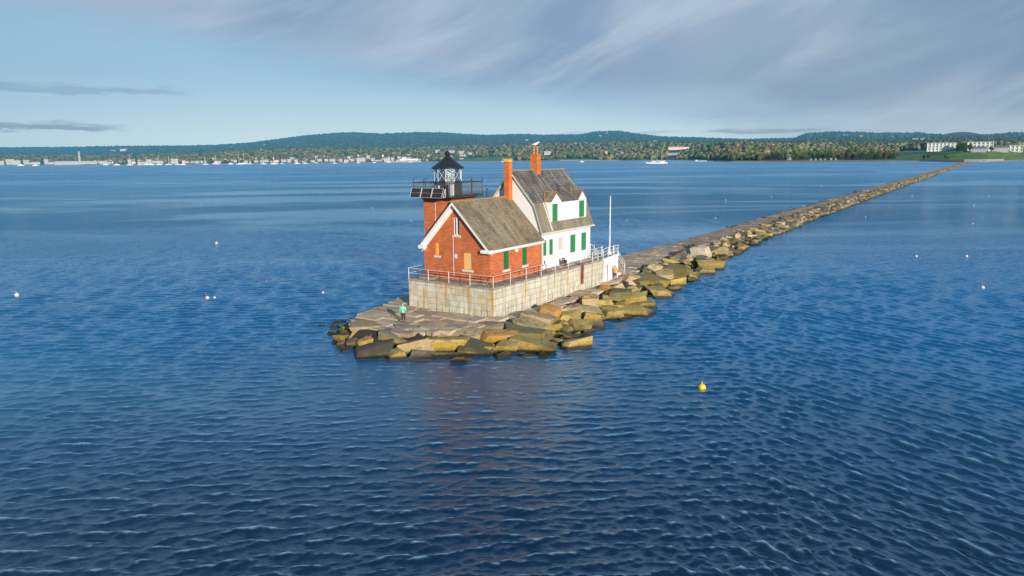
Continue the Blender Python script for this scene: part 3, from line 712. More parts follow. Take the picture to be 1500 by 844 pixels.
# ------------------------------------------------------------------ tall chimney on the brick house
def chimney(parent, cx, cy, a, z0, z1, cap):
    mb = MB().box(cx - a / 2, cx + a / 2, cy - a / 2, cy + a / 2, z0, z1); c = mb.build('chimney', M['brick_c'], parent)
    if cap == 'yellow':
        mb = MB(); b = a / 2 + .02; mb.box(cx - b, cx + b, cy - b, cy + b, z1 + .003, z1 + .2)
        for sx in (-1, 1):
            for sy in (-1, 1): mb.box(cx + sx * (b - .09) - .09, cx + sx * (b - .09) + .09, cy + sy * (b - .09) - .09, cy + sy * (b - .09) + .09, z1 + .203, z1 + .32)
        mb.build('chimney_cap', M['yellowcap'], c)
    else:
        mb = MB(); b = a / 2 + .06; mb.box(cx - b, cx + b, cy - b, cy + b, z1 + .003, z1 + .12); mb.build('chimney_cap', M['clay'], c)
        for sx in (-1, 1): MB().lathe(cx + sx * .2, cy, [(.17, z1 + .123), (.13, z1 + .3), (.12, z1 + .85), (.15, z1 + .88), (.15, z1 + .95)], 10).build('chimney_pot', M['clay'], c)
    return c
chimney(bh, -5.36, 10.3, .62, 8.9, 13.78, 'yellow')

# ------------------------------------------------------------------ white gambrel house
hx1, hy0, hy1 = -1.62, 10.76, 21.33; HRX = -5.23; hx0 = 2 * HRX - hx1
kh = thing('white_house', (-5.2, 16, Hp), 'white gambrel-roofed keeper house with green shutters and twin-gabled dormer', 'building')
EX, EZ2, KX, KZ, RZ2 = -1.38, 6.66, -2.40, 9.60, 12.88
def zg(x):
    d = abs(x - HRX); k = abs(KX - HRX); e = abs(EX - HRX)
    return RZ2 - (RZ2 - KZ) * d / k if d < k else KZ - (KZ - EZ2) * (d - k) / (e - k)
mb = MB(); t_ = .14
ol = [(hx0, Hp), (hx1, Hp), (hx1, zg(hx1) - t_), (KX, KZ - t_), (HRX, RZ2 - t_), (2 * HRX - KX, KZ - t_), (hx0, zg(hx1) - t_)]
wall(mb, ol, [], lambda u, v, d: (u, hy0 + d, v), .1)
HW = [(12.24, 13.0, 4.16, 5.8), (14.08, 15.1, 4.44, 5.84), (16.66, 17.86, 3.88, 5.84), (19.16, 20.34, 3.86, 5.84), (10.95, 11.72, 4.2, 5.8)]
wall(mb, [(hy0, Hp), (hy1, Hp), (hy1, zg(hx1) - t_), (hy0, zg(hx1) - t_)], HW, lambda u, v, d: (hx1 - d, u, v), .12)
mb.poly([(hx0, hy0, Hp), (hx0, hy1, Hp), (hx0, hy1, zg(hx1) - t_), (hx0, hy0, zg(hx1) - t_)])
mb.poly([(u, hy1, v) for u, v in ol])
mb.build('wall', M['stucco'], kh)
chr_ = lambda u, v, d: (hx1 - d, u, v)
for i, h in enumerate(HW):
    w = window(kh, chr_, h, 'board' if i == 1 else 'green', sill=False, dp=.03)
    if i == 1: w['label'] = 'window boarded with grey planks'
# frames round shutters
for h in HW:
    mb = MB(); u0, u1, v0, v1 = h
    mb.box(hx1 + .003, hx1 + .04, u0 - .09, u0, v0 - .09, v1 + .09); mb.box(hx1 + .003, hx1 + .04, u1, u1 + .09, v0 - .09, v1 + .09)
    mb.box(hx1 + .003, hx1 + .04, u0, u1, v1, v1 + .09); mb.box(hx1 + .003, hx1 + .06, u0, u1, v0 - .09, v0); mb.build('window_casing', M['white'], kh)
gy0, gy1 = hy0 - .22, hy1 + .32
for s in (1, -1):
    f = (lambda x: x) if s > 0 else (lambda x: 2 * HRX - x)
    d1 = Vector((RZ2 - KZ, 0, (KX - HRX))); d1 = Vector((d1.x * s, 0, d1.z)).normalized() * -.12
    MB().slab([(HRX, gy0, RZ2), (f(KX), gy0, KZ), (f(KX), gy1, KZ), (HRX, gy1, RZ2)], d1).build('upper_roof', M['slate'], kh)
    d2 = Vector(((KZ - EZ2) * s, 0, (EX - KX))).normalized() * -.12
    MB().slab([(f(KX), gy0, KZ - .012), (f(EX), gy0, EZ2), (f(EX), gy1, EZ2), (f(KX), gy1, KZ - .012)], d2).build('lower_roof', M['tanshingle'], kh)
    MB().slab([(f(EX) - .02 * s, gy0 - .02, EZ2 - .02), (f(EX) + .16 * s, gy0 - .02, EZ2 - .05), (f(EX) + .16 * s, gy0 - .02, EZ2 - .2), (f(EX) - .15 * s, gy0 - .02, EZ2 - .3)], (0, gy1 - gy0 + .04, 0)).build('gutter', M['cream'], kh)
    # rake trim on the near and far gables
    for yy in (gy0 - .03, gy1 - .02):
        mb = MB(); A = [(HRX, RZ2), (f(KX), KZ), (f(EX), EZ2)]
        for a, b in zip(A, A[1:]):
            mb.slab([(a[0], yy, a[1] - .09), (b[0], yy, b[1] - .09), (b[0] - .02 * s, yy, b[1] - .27), (a[0], yy, a[1] - .27)], (0, .05, 0))
        mb.build('rake_board', M['cream'], kh)
MB().box(HRX - .1, HRX + .1, gy0, gy1, RZ2 - .09, RZ2 + .05).build('ridge_cap', M['tanshingle'], kh)
# dormer: side walls, front, shed roof and two gablets
dm = kh; DX = -1.70; dy0, dy1 = 12.72, 20.46; dz0, dz1 = 7.55, 9.62
DW = [(13.05, 14.12, 7.56, 9.42), (18.8, 19.98, 7.62, 9.44)]
G = [(12.74, 14.92, 10.5), (18.5, 20.46, 10.52)]
mb = MB()
wall(mb, [(dy0, dz0), (dy1, dz0), (dy1, dz1), (dy0, dz1)], DW, lambda u, v, d: (DX - d, u, v), .1)
for a, b, z in G: mb.poly([(DX, a, dz1), (DX, b, dz1), (DX, (a + b) / 2, z)])
for yy in (dy0, dy1): mb.poly([(DX, yy, dz0), (DX, yy, dz1), (-2.75, yy, dz1), (-2.75, yy, 9.25), (-1.72, yy, dz0)])
dmo = mb.build('dormer', M['stucco'], kh)
for h in DW:
    window(kh, lambda u, v, d: (DX - d, u, v), h, 'green', sill=False, dp=.02)['label'] = 'green shuttered dormer window'
zu = lambda x: RZ2 - (RZ2 - KZ) * abs(x - HRX) / abs(KX - HRX)
mb = MB(); xb = -3.55
spans = [(G[0][1] - .05, G[1][0] + .05)]
for a, b in spans: mb.slab([(DX + .12, a, dz1 + .02), (DX + .12, b, dz1 + .02), (xb, b, zu(xb) + .02), (xb, a, zu(xb) + .02)], (0, 0, -.09))
mb.build('dormer_roof', M['slate'], dmo)
for a, b, z in G:
    m_ = (a + b) / 2; xbk = HRX + (RZ2 - z) / (RZ2 - KZ) * abs(KX - HRX); x0v = -2.35
    for yy in (a - .06, b + .06):
        mb = MB().slab([(DX + .12, m_, z + .05), (DX + .12, yy, dz1 + .0), (x0v, yy, dz1 + .0), (xbk, m_, z + .05)], (0, 0, .07)); mb.build('gablet_roof', M['shingle'], dmo)
    mb = MB().tube((DX + .1, m_, z + .14), (xbk, m_, z + .14), .07, .07, 6); mb.tube((xbk, m_, z + .12), (x0v - .02, a - .1, dz1 + .06), .075, .075, 6); mb.build('valley_flashing', M['flash'], dmo)
mb = MB().slab([(KX + .04, 12.2, KZ - .02), (EX + .04, 12.35, EZ2 + .05), (EX + .04, 12.6, EZ2 + .05), (KX + .04, 12.4, KZ - .02)], (.03, 0, .02)); mb.build('roof_flashing', M['cream'], kh)
MB().tube((-2.9, 16.5, 10.2), (-2.9, 16.5, 11.2), .06, .06, 8).build('vent_pipe', M['black'], kh)
MB().tube((-9.0, 11.6, 9.0), (-9.0, 11.6, 11.0), .1, .1, 8).build('vent_pipe', M['black'], kh)
chimney(kh, HRX, 15.4, .84, 12.3, 14.42, 'pots')
MB().box(-1.55, -1.5, 11.22, 11.3, 3.35, 3.72).build('wall_lamp', M['black'], kh)
mb = MB().box(hx1 + .003, hx1 + .05, hy0 + .02, hy1, Hp + .003, Hp + .2); mb.build('base_board', M['trim'], kh)
gl = thing('seagull', (HRX, 15.4, 15.45), 'white gull perched on top of the farther chimney pots', 'gull')
mb = MB(); prof = [(-.38, .02, 0), (-.22, .09, .03), (0, .14, .06), (.18, .12, .12), (.28, .07, .2), (.33, .075, .26), (.40, .05, .27), (.46, .012, .25)]
n = 8
for i, (xx, r, zz) in enumerate(prof):
    for k in range(n):
        t = 2 * math.pi * k / n; mb.v.append((HRX + xx * .83, 15.4 + xx * .5 + r * math.cos(t), 15.55 + zz + r * math.sin(t)))
for i in range(len(prof) - 1):
    for k in range(n): j = (k + 1) % n; mb.f.append((i * n + k, i * n + j, (i + 1) * n + j, (i + 1) * n + k)); mb.m.append(0)
mb.tube((HRX, 15.36, 15.36), (HRX, 15.36, 15.5), .012, .012, 4); mb.tube((HRX, 15.44, 15.36), (HRX, 15.44, 15.5), .012, .012, 4)
mb.build('body', M['white'], gl, smooth=True)

# ------------------------------------------------------------------ lighthouse tower
tx0, tx1, ty0, ty1 = -9.44, -5.98, 1.73, 5.15; tcx, tcy = (tx0 + tx1) / 2, (ty0 + ty1) / 2
tw = thing('lighthouse_tower', (tcx, tcy, Hp), 'square red brick light tower with black lantern room and iron gallery', 'lighthouse')
mb = MB().box(tx0, tx1, ty0, ty1, Hp + .05, 10.3); mb.build('shaft', M['brick_t'], tw)
mb = MB().box(tx0 - .1, tx1 + .1, ty0 - .1, ty1 + .1, 10.303, 10.42); mb.box(tx0 - .2, tx1 + .2, ty0 - .2, ty1 + .2, 10.423, 10.53); mb.build('cornice', M['brick_t'], tw)
MB().box(-7.98, -7.93, ty0 - .04, ty0 - .003, 7.0, 10.2).build('conduit', M['sill'], tw)
h = 2.42
MB().box(tcx - h, tcx + h, tcy - h, tcy + h, 10.535, 10.66).build('gallery_deck', M['iron'], tw)
gr = MB()
cs = [(tcx - h + .05, tcy - h + .05), (tcx + h - .05, tcy - h + .05), (tcx + h - .05, tcy + h - .05), (tcx - h + .05, tcy + h - .05)]
posts = []; bal = MB(); rails = MB()
for k in range(4):
    a, b = cs[k], cs[(k + 1) % 4]
    for t in (0, .27, .63): 
        x, y = lerp(a[0], b[0], t), lerp(a[1], b[1], t); posts.append(MB().lathe(x, y, [(.04, 10.66), (.04, 12.15), (.03, 12.152), (.06, 12.19), (.06, 12.23), (.01, 12.28)], 6))
    for z in (10.76, 11.95): rails.tube((*a, z), (*b, z), .035, .035, 6)
    for i in range(1, 30): x, y = lerp(a[0], b[0], i / 30), lerp(a[1], b[1], i / 30); bal.tube((x, y, 10.76), (x, y, 11.95), .017, .017, 4, caps=False)
g_ = rails.build('gallery_railing', M['iron'], tw); [q_.build('post', M['iron'], g_) for q_ in posts]; bal.build('balusters', M['iron'], g_)
# lantern
rl = 1.36; N = 10; rot = .2
MB().lathe(tcx, tcy, [(rl + .05, 10.663), (rl + .05, 10.8), (rl, 10.82), (rl, 11.9), (rl + .1, 11.93), (rl + .1, 12.0)], N, rot=rot).build('lantern_wall', M['black'], tw)
ring = [(tcx + rl * .97 * math.cos(2 * math.pi * k / N + rot), tcy + rl * .97 * math.sin(2 * math.pi * k / N + rot)) for k in range(N)]
mb = MB()
for k in range(N): a, b = ring[k], ring[(k + 1) % N]; mb.poly([(*a, 12.0), (*b, 12.0), (*b, 13.2), (*a, 13.2)])
lg = mb.build('lantern_glazing', M['glass'], tw)
mb = MB()
for k in range(N):
    a, b = ring[k], ring[(k + 1) % N]; mb.tube((*a, 12.0), (*a, 13.2), .026, .026, 6)
    mb.tube((*a, 12.02), (*b, 13.18), .014, .014, 5); mb.tube((*b, 12.02), (*a, 13.18), .014, .014, 5)
mb.build('glazing_bars', M['railw'], lg)
mb = MB().lathe(tcx, tcy, [(.35, 12.0), (.5, 12.1), (.52, 12.3), (.55, 12.6), (.5, 12.9), (.32, 13.1)], 16); mb.build('beacon_lens', M['lens'], tw, smooth=True)
mb = MB().lathe(tcx, tcy, [(1.42, 13.2), (1.56, 13.22), (1.58, 13.34), (1.45, 13.42), (.75, 13.95), (.3, 14.3), (.24, 14.42), (.16, 14.46), (.26, 14.56), (.28, 14.68), (.2, 14.82), (.08, 14.88), (.05, 15.0), (.02, 15.15)], 20)
mb.build('lantern_roof', M['black'], tw)
# solar panels on the front of the gallery
for k in range(3):
    x0 = tcx - h - .02 + k * 1.34; x1 = x0 + 1.26; y0, y1 = tcy - h - .42, tcy - h - .08; z0, z1 = 10.55, 11.42
    mb = MB().slab([(x0, y0, z0), (x1, y0, z0), (x1, y1, z1), (x0, y1, z1)], (0, .04, -.015)); p = mb.build('solar_panel', M['solar'], tw)
    mb = MB(); e = Vector((0, -.025, .012)); P = [Vector((x0, y0, z0)) + e, Vector((x1, y0, z0)) + e, Vector((x1, y1, z1)) + e, Vector((x0, y1, z1)) + e]
    for i in range(4): mb.tube(P[i], P[(i + 1) % 4], .016, .016, 4)
    mb.tube((P[0] + P[3]) / 2, (P[1] + P[2]) / 2, .01, .01, 4); mb.build('frame', M['galv'], p)
mb = MB().tube((tcx + 1.66, tcy - h - .4, 10.6), (tcx + 1.66, tcy - h - .05, 11.4), .03, .03, 5); mb.tube((tcx + 1.66, tcy - h - .05, 10.66), (tcx + 1.66, tcy - h - .4, 10.6), .03, .03, 5); mb.tube((tcx + 1.66, tcy - h - .05, 10.66), (tcx + 1.66, tcy - h - .05, 11.4), .03, .03, 5); mb.build('panel_bracket', M['galv'], tw)
mb = MB().lathe(tcx + 1.8, tcy - 1.75, [(.30, 10.663), (.30, 10.72), (.26, 10.74), (.26, 11.85), (.29, 11.88), (.29, 11.95), (.1, 12.0)], 14); mb.build('fog_horn', M['white'], tw, smooth=False)
mb = MB().box(tcx + .25, tcx + .6, tcy - 2.2, tcy - 1.95, 11.0, 11.7); mb.tube((tcx + .42, tcy - 2.07, 10.66), (tcx + .42, tcy - 2.07, 11.0), .04); mb.build('battery_box', M['galv'], tw)

# ------------------------------------------------------------------ people
def skin(name, verts, edges, mat, parent, sub=2, root=0):
    me = bpy.data.meshes.new(name); me.from_pydata([v[:3] for v in verts], edges, []); me.materials.append(mat)
    o = bpy.data.objects.new(name, me); COL.objects.link(o); o.parent = parent
    md = o.modifiers.new('Skin', 'SKIN'); md.use_smooth_shade = True
    sv = me.skin_vertices[0].data
    for i, v in enumerate(verts):
        r = v[3]; sv[i].radius = (r, v[4] if len(v) > 4 else r); sv[i].use_root = (i == root)
    s = o.modifiers.new('Subsurf', 'SUBSURF'); s.levels = sub; s.render_levels = sub; return o
def person(name, loc, rz, label, jacket, trousers, hair, legs, arms, hood=False, H=1.70):
    t = thing('person', loc, label, 'person', rz=rz); k = H / 1.75
    hipz, shz = .93 * k, 1.43 * k; (lx, ly), (qx, qy) = legs; (ea, ha), (eb, hb) = arms
    V = [(0, 0, hipz, .13, .10), (0, 0, 1.15 * k, .125, .09), (0, 0, 1.38 * k, .15, .09), (0, 0, 1.50 * k, .055), (0, .01, 1.57 * k, .06), (0, .015, 1.66 * k, .085, .1), (0, .01, 1.73 * k, .06)]
    E_ = [(0, 1), (1, 2), (2, 3), (3, 4), (4, 5), (5, 6)]
    for s, (fx_, fy_) in ((-1, legs[0]), (1, legs[1])):
        i = len(V); V += [(s * .1, 0, .86 * k, .09), (lerp(s * .1, fx_, .5), lerp(0, fy_, .5) + .02, .48 * k, .062), (fx_, fy_, .09, .042), (fx_, fy_ + .13, .035, .035)]
        E_ += [(0, i), (i, i + 1), (i + 1, i + 2), (i + 2, i + 3)]
    hands = []
    for s, (el, ha_) in ((-1, arms[0]), (1, arms[1])):
        i = len(V); V += [(s * .19, 0, shz, .06), (*el, .043), (*ha_, .03)]
        d = (Vector(ha_) - Vector(el)).normalized(); pm = Vector(ha_) + d * .07
        V.append((*pm, .036, .02)); E_ += [(2, i), (i, i + 1), (i + 1, i + 2), (i + 2, i + 3)]
        side = Vector((0, 1, 0)); side = (side - d * side.dot(d)).normalized()
        for q, (o_, ln) in enumerate(((-.03, .065), (-.01, .078), (.01, .08), (.03, .07))):
            b = pm + side * o_ + d * .03; e = b + d * ln + Vector((-s * .02, 0, 0)); j = len(V); V += [(*b, .01), (*e, .008)]; E_ += [(i + 3, j), (j, j + 1)]
        th = pm + side * .045 - d * .01; j = len(V); V += [(*th, .011), (*(th + d * .04 + side * .02), .009)]; E_ += [(i + 2, j), (j, j + 1)]
        hands.append(V[i:i + 3])
    skin('body', V, E_, M['skin'], t, 1)
    # face
    mb = MB(); mb.tube((0, .10, 1.63 * k), (0, .128, 1.625 * k), .016, .01, 6)
    for s in (-1, 1): mb.lathe(s * .098, .02, [(.008, 1.60 * k), (.022, 1.62 * k), (.022, 1.65 * k), (.006, 1.67 * k)], 6)
    o = mb.build('nose_and_ears', M['skin'], t, uv=False, loc=(0, 0, 0))
    mb = MB()
    for s in (-1, 1): mb.box(s * .035 - .012, s * .035 + .012, .106, .112, 1.655 * k, 1.668 * k)
    mb.box(-.025, .025, .104, .110, 1.588 * k, 1.596 * k); mb.build('eyes_and_mouth', M['shoe'], t, uv=False, loc=(0, 0, 0))
    # clothes
    V = [(0, 0, .86 * k, .185, .15), (0, 0, 1.0 * k, .165, .13), (0, 0, 1.2 * k, .16, .125), (0, 0, 1.38 * k, .175, .125), (0, 0, 1.50 * k, .085)]; E_ = [(0, 1), (1, 2), (2, 3), (3, 4)]
    for s, hd in zip((-1, 1), hands):
        i = len(V); a = Vector(hd[0][:3]); b = Vector(hd[1][:3]); c = Vector(hd[2][:3])
        V += [(*a, .085), (*b, .065), (*(b.lerp(c, .85)), .05)]; E_ += [(3, i), (i, i + 1), (i + 1, i + 2)]
    skin('jacket', V, E_, M[jacket], t, 2)
    V = [(0, 0, .92 * k, .155, .12)]; E_ = []
    for s, (fx_, fy_) in ((-1, legs[0]), (1, legs[1])):
        i = len(V); V += [(s * .1, 0, .82 * k, .105), (lerp(s * .1, fx_, .5), lerp(0, fy_, .5) + .02, .48 * k, .08), (fx_, fy_, .13, .06)]; E_ += [(0, i), (i, i + 1), (i + 1, i + 2)]
    skin('trousers', V, E_, M[trousers], t, 2)
    for s, (fx_, fy_) in ((-1, legs[0]), (1, legs[1])):
        skin('shoe', [(fx_, fy_ - .04, .055, .055), (fx_, fy_ + .06, .05, .05), (fx_, fy_ + .18, .04, .042)], [(0, 1), (1, 2)], M['shoe'], t, 1)
    hv = [(0, -.015, 1.56 * k, .075, .05), (0, -.02, 1.64 * k, .10, .10), (0, -.005, 1.70 * k, .095, .11), (0, .01, 1.755 * k, .05)]
    if hood: hv = [(0, -.07, 1.36 * k, .07, .04)] + hv
    skin('hair', hv, [(i, i + 1) for i in range(len(hv) - 1)], M[hair], t, 2)
    return t
person('p', (-5.75, -5.65, .03), R(25), 'person in a mint green jacket and dark trousers standing at the tip of the paving', 'mint', 'dark_cloth', 'hairb', ((-.11, -.02), (.12, .03)), (((-.27, -.03, 1.16), (-.24, .08, .93)), ((.27, -.03, 1.16), (.24, .1, .93))), True)
p2 = person('p', (.5, 23.6, .03), R(20), 'person in an orange jacket and grey trousers by the white wall panel', 'orange', 'grey_cloth', 'hairg', ((-.1, .08), (.13, -.06)), (((-.26, .02, 1.14), (-.12, .2, 1.10)), ((.27, -.03, 1.16), (.27, .1, .93))), H=1.75)
bg = thing('shoulder_bag', (.95, 23.75, .62), 'small white bag hanging at the right hip of the person in orange', 'bag')
mb = MB().slab([(.88, 23.70, .66), (1.10, 23.78, .66), (1.08, 23.78, .96), (.9, 23.72, .96)], (-.04, .11, 0)); mb.build('pouch', M['white'], bg)
mb = MB().tube((.9, 23.74, .95), (.82, 23.7, 1.03), .012); mb.tube((1.06, 23.8, .95), (.98, 23.86, 1.03), .012); mb.build('strap', M['dark_cloth'], bg)
person('p', (-4.7, 226, .05), R(200), 'tiny dark-clothed walker far out along the breakwater', 'dark_cloth', 'grey_cloth', 'hairg', ((-.1, .12), (.1, -.12)), (((-.26, .02, 1.14), (-.22, .15, .95)), ((.27, -.03, 1.16), (.27, -.1, .95))))

# ------------------------------------------------------------------ water
def m_water():
    t = NT('sea_water'); p = t.pos(); x, y, z = t.xyz(p)
    d2 = t.math('SQRT', t.math('ADD', t.math('POWER', t.math('ADD', x, -36.4), 2), t.math('POWER', t.math('ADD', y, 50.5), 2)))   # distance from the point below the camera
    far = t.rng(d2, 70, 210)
    pw = t.mapv(p, (1, 1, .0), (0, 0, R(-34)))
    fine = t.noise(t.mapv(pw, (.75, 1.6, 1)), 2.2, 5, .62)
    mid = t.noise(t.mapv(pw, (.5, 1.25, 1), loc=(5, 3, 0)), 1.15, 4, .6)
    big = t.noise(t.mapv(pw, (.4, 1, 1)), .22, 3, .5)
    slick = t.noise(t.mapv(pw, (.0022, .009, 1), (0, 0, R(8))), 1.6, 5, .6, dist=.9)
    calm = t.rng(slick, .48, .60, 1, .45)
    gust = t.math('ADD', t.rng(t.noise(t.mapv(p, (.012, .012, 0)), 1, 4, .6), .3, .7, .6, 1.25), t.rng(d2, 200, 800, 0, .9))
    hgt = t.math('ADD', t.math('MULTIPLY', fine, t.rng(d2, 30, 120, .05, .13)), t.math('MULTIPLY', t.math('MULTIPLY', mid, .6), far))
    hgt = t.math('ADD', hgt, t.math('MULTIPLY', t.math('MULTIPLY', big, .5), far))
    hgt = t.math('MULTIPLY', hgt, t.math('MULTIPLY', calm, gust))
    b = t.bump(hgt, 1, 1.0)
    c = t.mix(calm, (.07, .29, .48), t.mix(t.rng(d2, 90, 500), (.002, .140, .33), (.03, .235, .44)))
    c = t.mix(t.rng(d2, 26, 75), (.001, .016, .042), c)  # body colour darkens toward the camera, in place of weaker sky reflection
    ca = t.n('ShaderNodeAttribute'); ca.attribute_name = 'crest'; c = t.mix(t.math('MULTIPLY', ca.outputs['Fac'], .85), c, (.32, .62, .88))  # bright highlights on the wave crests painted into the body colour
    df = t.n('ShaderNodeBsdfDiffuse'); t.link(c, df.inputs['Color']); up = t.n('ShaderNodeCombineXYZ'); up.inputs[2].default_value = 1
    t.link(up.outputs[0], df.inputs['Normal'])          # light scattered up from inside the water does not follow the ripples
    o = t.n('ShaderNodeBsdfGlossy'); o.inputs['Color'].default_value = (.88, .96, 1, 1); t.link(b, o.inputs['Normal'])
    fr = t.n('ShaderNodeFresnel'); fr.inputs['IOR'].default_value = 2.05; t.link(b, fr.inputs['Normal'])
    mx = t.n('ShaderNodeMixShader'); t.link(fr.outputs[0], mx.inputs[0]); em = t.n('ShaderNodeEmission'); t.link(c, em.inputs[0]); em.inputs[1].default_value = .74; m2 = t.n('ShaderNodeMixShader'); m2.inputs[0].default_value = .6  # added glow of the water body, so cast shadows stay faint on it
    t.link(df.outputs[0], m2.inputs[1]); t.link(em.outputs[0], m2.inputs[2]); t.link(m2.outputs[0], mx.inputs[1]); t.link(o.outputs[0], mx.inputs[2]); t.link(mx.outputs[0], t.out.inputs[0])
    t.link(t.math('ADD', t.rng(calm, .35, 1, .16, .06), t.rng(d2, 150, 900, 0, .16)), o.inputs['Roughness'])
    return t.mat
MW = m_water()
def wave_field(X, Y, crest_deg, seed, Rr, n=60):
    """sum of short-crested waves with pinched crests; returns z, dx, dy"""
    r = np.random.default_rng(seed); Z = np.zeros_like(X); DX_ = np.zeros_like(X); DY_ = np.zeros_like(X); J = np.zeros_like(X)
    for k in range(n):
        lam = .26 * (1.45 / .26) ** (((k + r.random()) / n) ** .75)
        th = R(crest_deg + 90) + r.normal() * (.22 if lam > .8 else .45)
        a = WAVE_A * lam * np.clip((lam / (Rr * .0026) - 2.2) / 2.5, 0, 1)
        kk = 2 * math.pi / lam; cx, cy = math.cos(th), math.sin(th); ph = r.random() * 6.28
        arg = kk * (X * cx + Y * cy) + ph + 1.1 * np.sin(X * r.uniform(.03, .12) + Y * r.uniform(-.12, .12) + r.random() * 6)
        cs_ = np.cos(arg); Z += a * cs_; J += a * kk * cs_; DX_ -= a * cx * np.sin(arg) * WAVE_Q; DY_ -= a * cy * np.sin(arg) * WAVE_Q
    return Z, DX_, DY_, J / J[:400].std()
WAVE_A = .0124; WAVE_Q = .92
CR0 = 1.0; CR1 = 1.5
def water_mesh():
    # rings about a point on the water in front of the tip: fine close in, coarse far out
    cx, cy = 36.4, -50.5
    rad = [1.5]
    while rad[-1] < 9: rad.append(rad[-1] * 1.03)
    while rad[-1] < 240: rad.append(rad[-1] * 1.0024 if rad[-1] > 20 else rad[-1] * 1.006)
    nf = len(rad)
    while rad[-1] < 9000: rad.append(rad[-1] * 1.06)
    rad = np.array(rad); fwd = R(90 + 34.0); th = np.linspace(fwd - R(58), fwd + R(58), 820)
    Rr, T = np.meshgrid(rad, th, indexing='ij'); X = cx + Rr * np.cos(T); Y = cy + Rr * np.sin(T)
    za, xa, ya, ja = wave_field(X, Y, 36, 1, Rr); zb, xb, yb, jb = wave_field(X, Y, -20, 2, Rr)
    q = X + .3 * Y; w = np.clip((q - 10) / 24, 0, 1); w = w * w * (3 - 2 * w)
    n_ = np.sqrt(w ** 2 + (1 - w) ** 2)
    fade = np.clip((Rr - 110) / 120, 0, 1); fade = 1 - fade * fade * (3 - 2 * fade)
    dt_ = np.hypot(X - 2, Y + 7); lee = .24 + .76 * np.clip((np.hypot(X - 5, Y + 12) - 4) / 20, 0, 1)
    amp = lee * (1.0 + .25 * np.sin(X * .045 + 1) * np.sin(Y * .05)) * fade
    Z = (za * (1 - w) + zb * w) / n_ * amp; DXX = (xa * (1 - w) + xb * w) / n_ * amp; DYY = (ya * (1 - w) + yb * w) / n_ * amp
    co = np.stack([X + DXX, Y + DYY, WATER + Z], -1).reshape(-1, 3).astype(np.float32)
    nr, nt = X.shape; i = np.arange(nr - 1)[:, None] * nt + np.arange(nt - 1)[None, :]
    quads = np.stack([i, i + nt, i + nt + 1, i + 1], -1).reshape(-1, 4)
    me = bpy.data.meshes.new('sea_water'); me.vertices.add(len(co)); me.vertices.foreach_set('co', co.ravel())
    me.loops.add(quads.size); me.loops.foreach_set('vertex_index', quads.ravel().astype(np.int32))
    me.polygons.add(len(quads)); me.polygons.foreach_set('loop_start', np.arange(0, quads.size, 4, dtype=np.int32)); me.polygons.foreach_set('loop_total', np.full(len(quads), 4, dtype=np.int32))
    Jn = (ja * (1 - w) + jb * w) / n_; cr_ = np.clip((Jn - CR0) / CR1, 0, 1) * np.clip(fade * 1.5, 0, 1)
    me.update(); me.polygons.foreach_set('use_smooth', np.ones(len(quads), dtype=bool)); me.materials.append(MW)
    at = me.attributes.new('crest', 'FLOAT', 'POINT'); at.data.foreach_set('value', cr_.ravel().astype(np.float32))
    if me.polygons[0].normal.z < 0: me.flip_normals()
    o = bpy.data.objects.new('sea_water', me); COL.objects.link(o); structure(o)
    mb = MB(); rr_ = [0, 1.5, 9, 40, 150, 600, 2500, 9000]; tt = np.linspace(fwd + R(58), fwd + R(302), 40)
    for r0, r1 in zip(rr_, rr_[1:]):
        for t0, t1 in zip(tt, tt[1:]):
            q = [(cx + r * math.cos(t), cy + r * math.sin(t), WATER) for r, t in ((r0, t0), (r1, t0), (r1, t1), (r0, t1))]
            mb.poly(q if r0 else q[1:3] + [q[0]])
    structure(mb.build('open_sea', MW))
water_mesh()
mb = MB(); mb.poly([(-16000, -9000, -4), (9000, -9000, -4), (9000, 16000, -4), (-16000, 16000, -4)]); structure(mb.build('seabed', M['core']))

# ------------------------------------------------------------------ far shore
DS = [(-84, 3600), (-69.6, 3540), (-65.8, 3260), (-61.7, 2911), (-55.4, 2751), (-50, 2726), (-44, 2693), (-40, 2690), (-35.8, 2560), (-31.8, 2500), (-22.7, 2330), (-20, 2200), (-18.2, 1850), (-17.2, 1700), (-13.8, 1630), (-10.1, 1650), (-6.2, 1640), (-4, 1520), (-2.6, 1400), (-1, 1385), (.3, 1500), (1.3, 1650), (12, 1800)]
CR = [(-84, .85), (-69.49, .868), (-66.65, .887), (-62.59, .955), (-58.14, .969), (-55.83, 1.046), (-53.88, 1.179), (-52.37, 1.391), (-49.72, 1.736), (-47.54, 1.901), (-46.25, 1.924), (-44.55, 1.826), (-41.86, 1.908), (-39.83, 1.897), (-37.8, 1.747), (-36.02, 1.669), (-33.59, 1.711), (-31.54, 1.626), (-28.53, 1.629), (-27.63, 1.843), (-25.72, 1.859), (-24.14, 1.596), (-22.16, 1.345), (-20.2, 1.28), (-16.4, 1.063), (-14.89, 1.079), (-12.76, 1.092), (-12.03, 1.427), (-10.22, 1.5), (-9.05, 1.45), (-7.38, 1.351), (-4.74, 1.291), (-3.32, 1.13), (-.75, 1.062), (.56, 1.196), (1.11, 1.16), (12, 1.1)]
MD = [(-84, .5), (-69.5, .517), (-65.8, .451), (-61.7, .472), (-57.2, .59), (-52.5, .80), (-47.4, .887), (-44.3, .815), (-40, .9), (-36.8, .93), (-33.6, 1.02), (-28.2, 1.08), (-23.4, 1.08), (-18.3, .93), (-14.9, .92), (-11.1, .8), (-6.3, .68), (-2.6, .74), (1.2, .66), (12, .6)]
ds = lambda a: interp(a, DS)
def dc(a): return ds(a) * interp(a, [(-80, 2.1), (-20, 2.3), (-16, 3), (12, 3.2)])
CZ = CAM.z
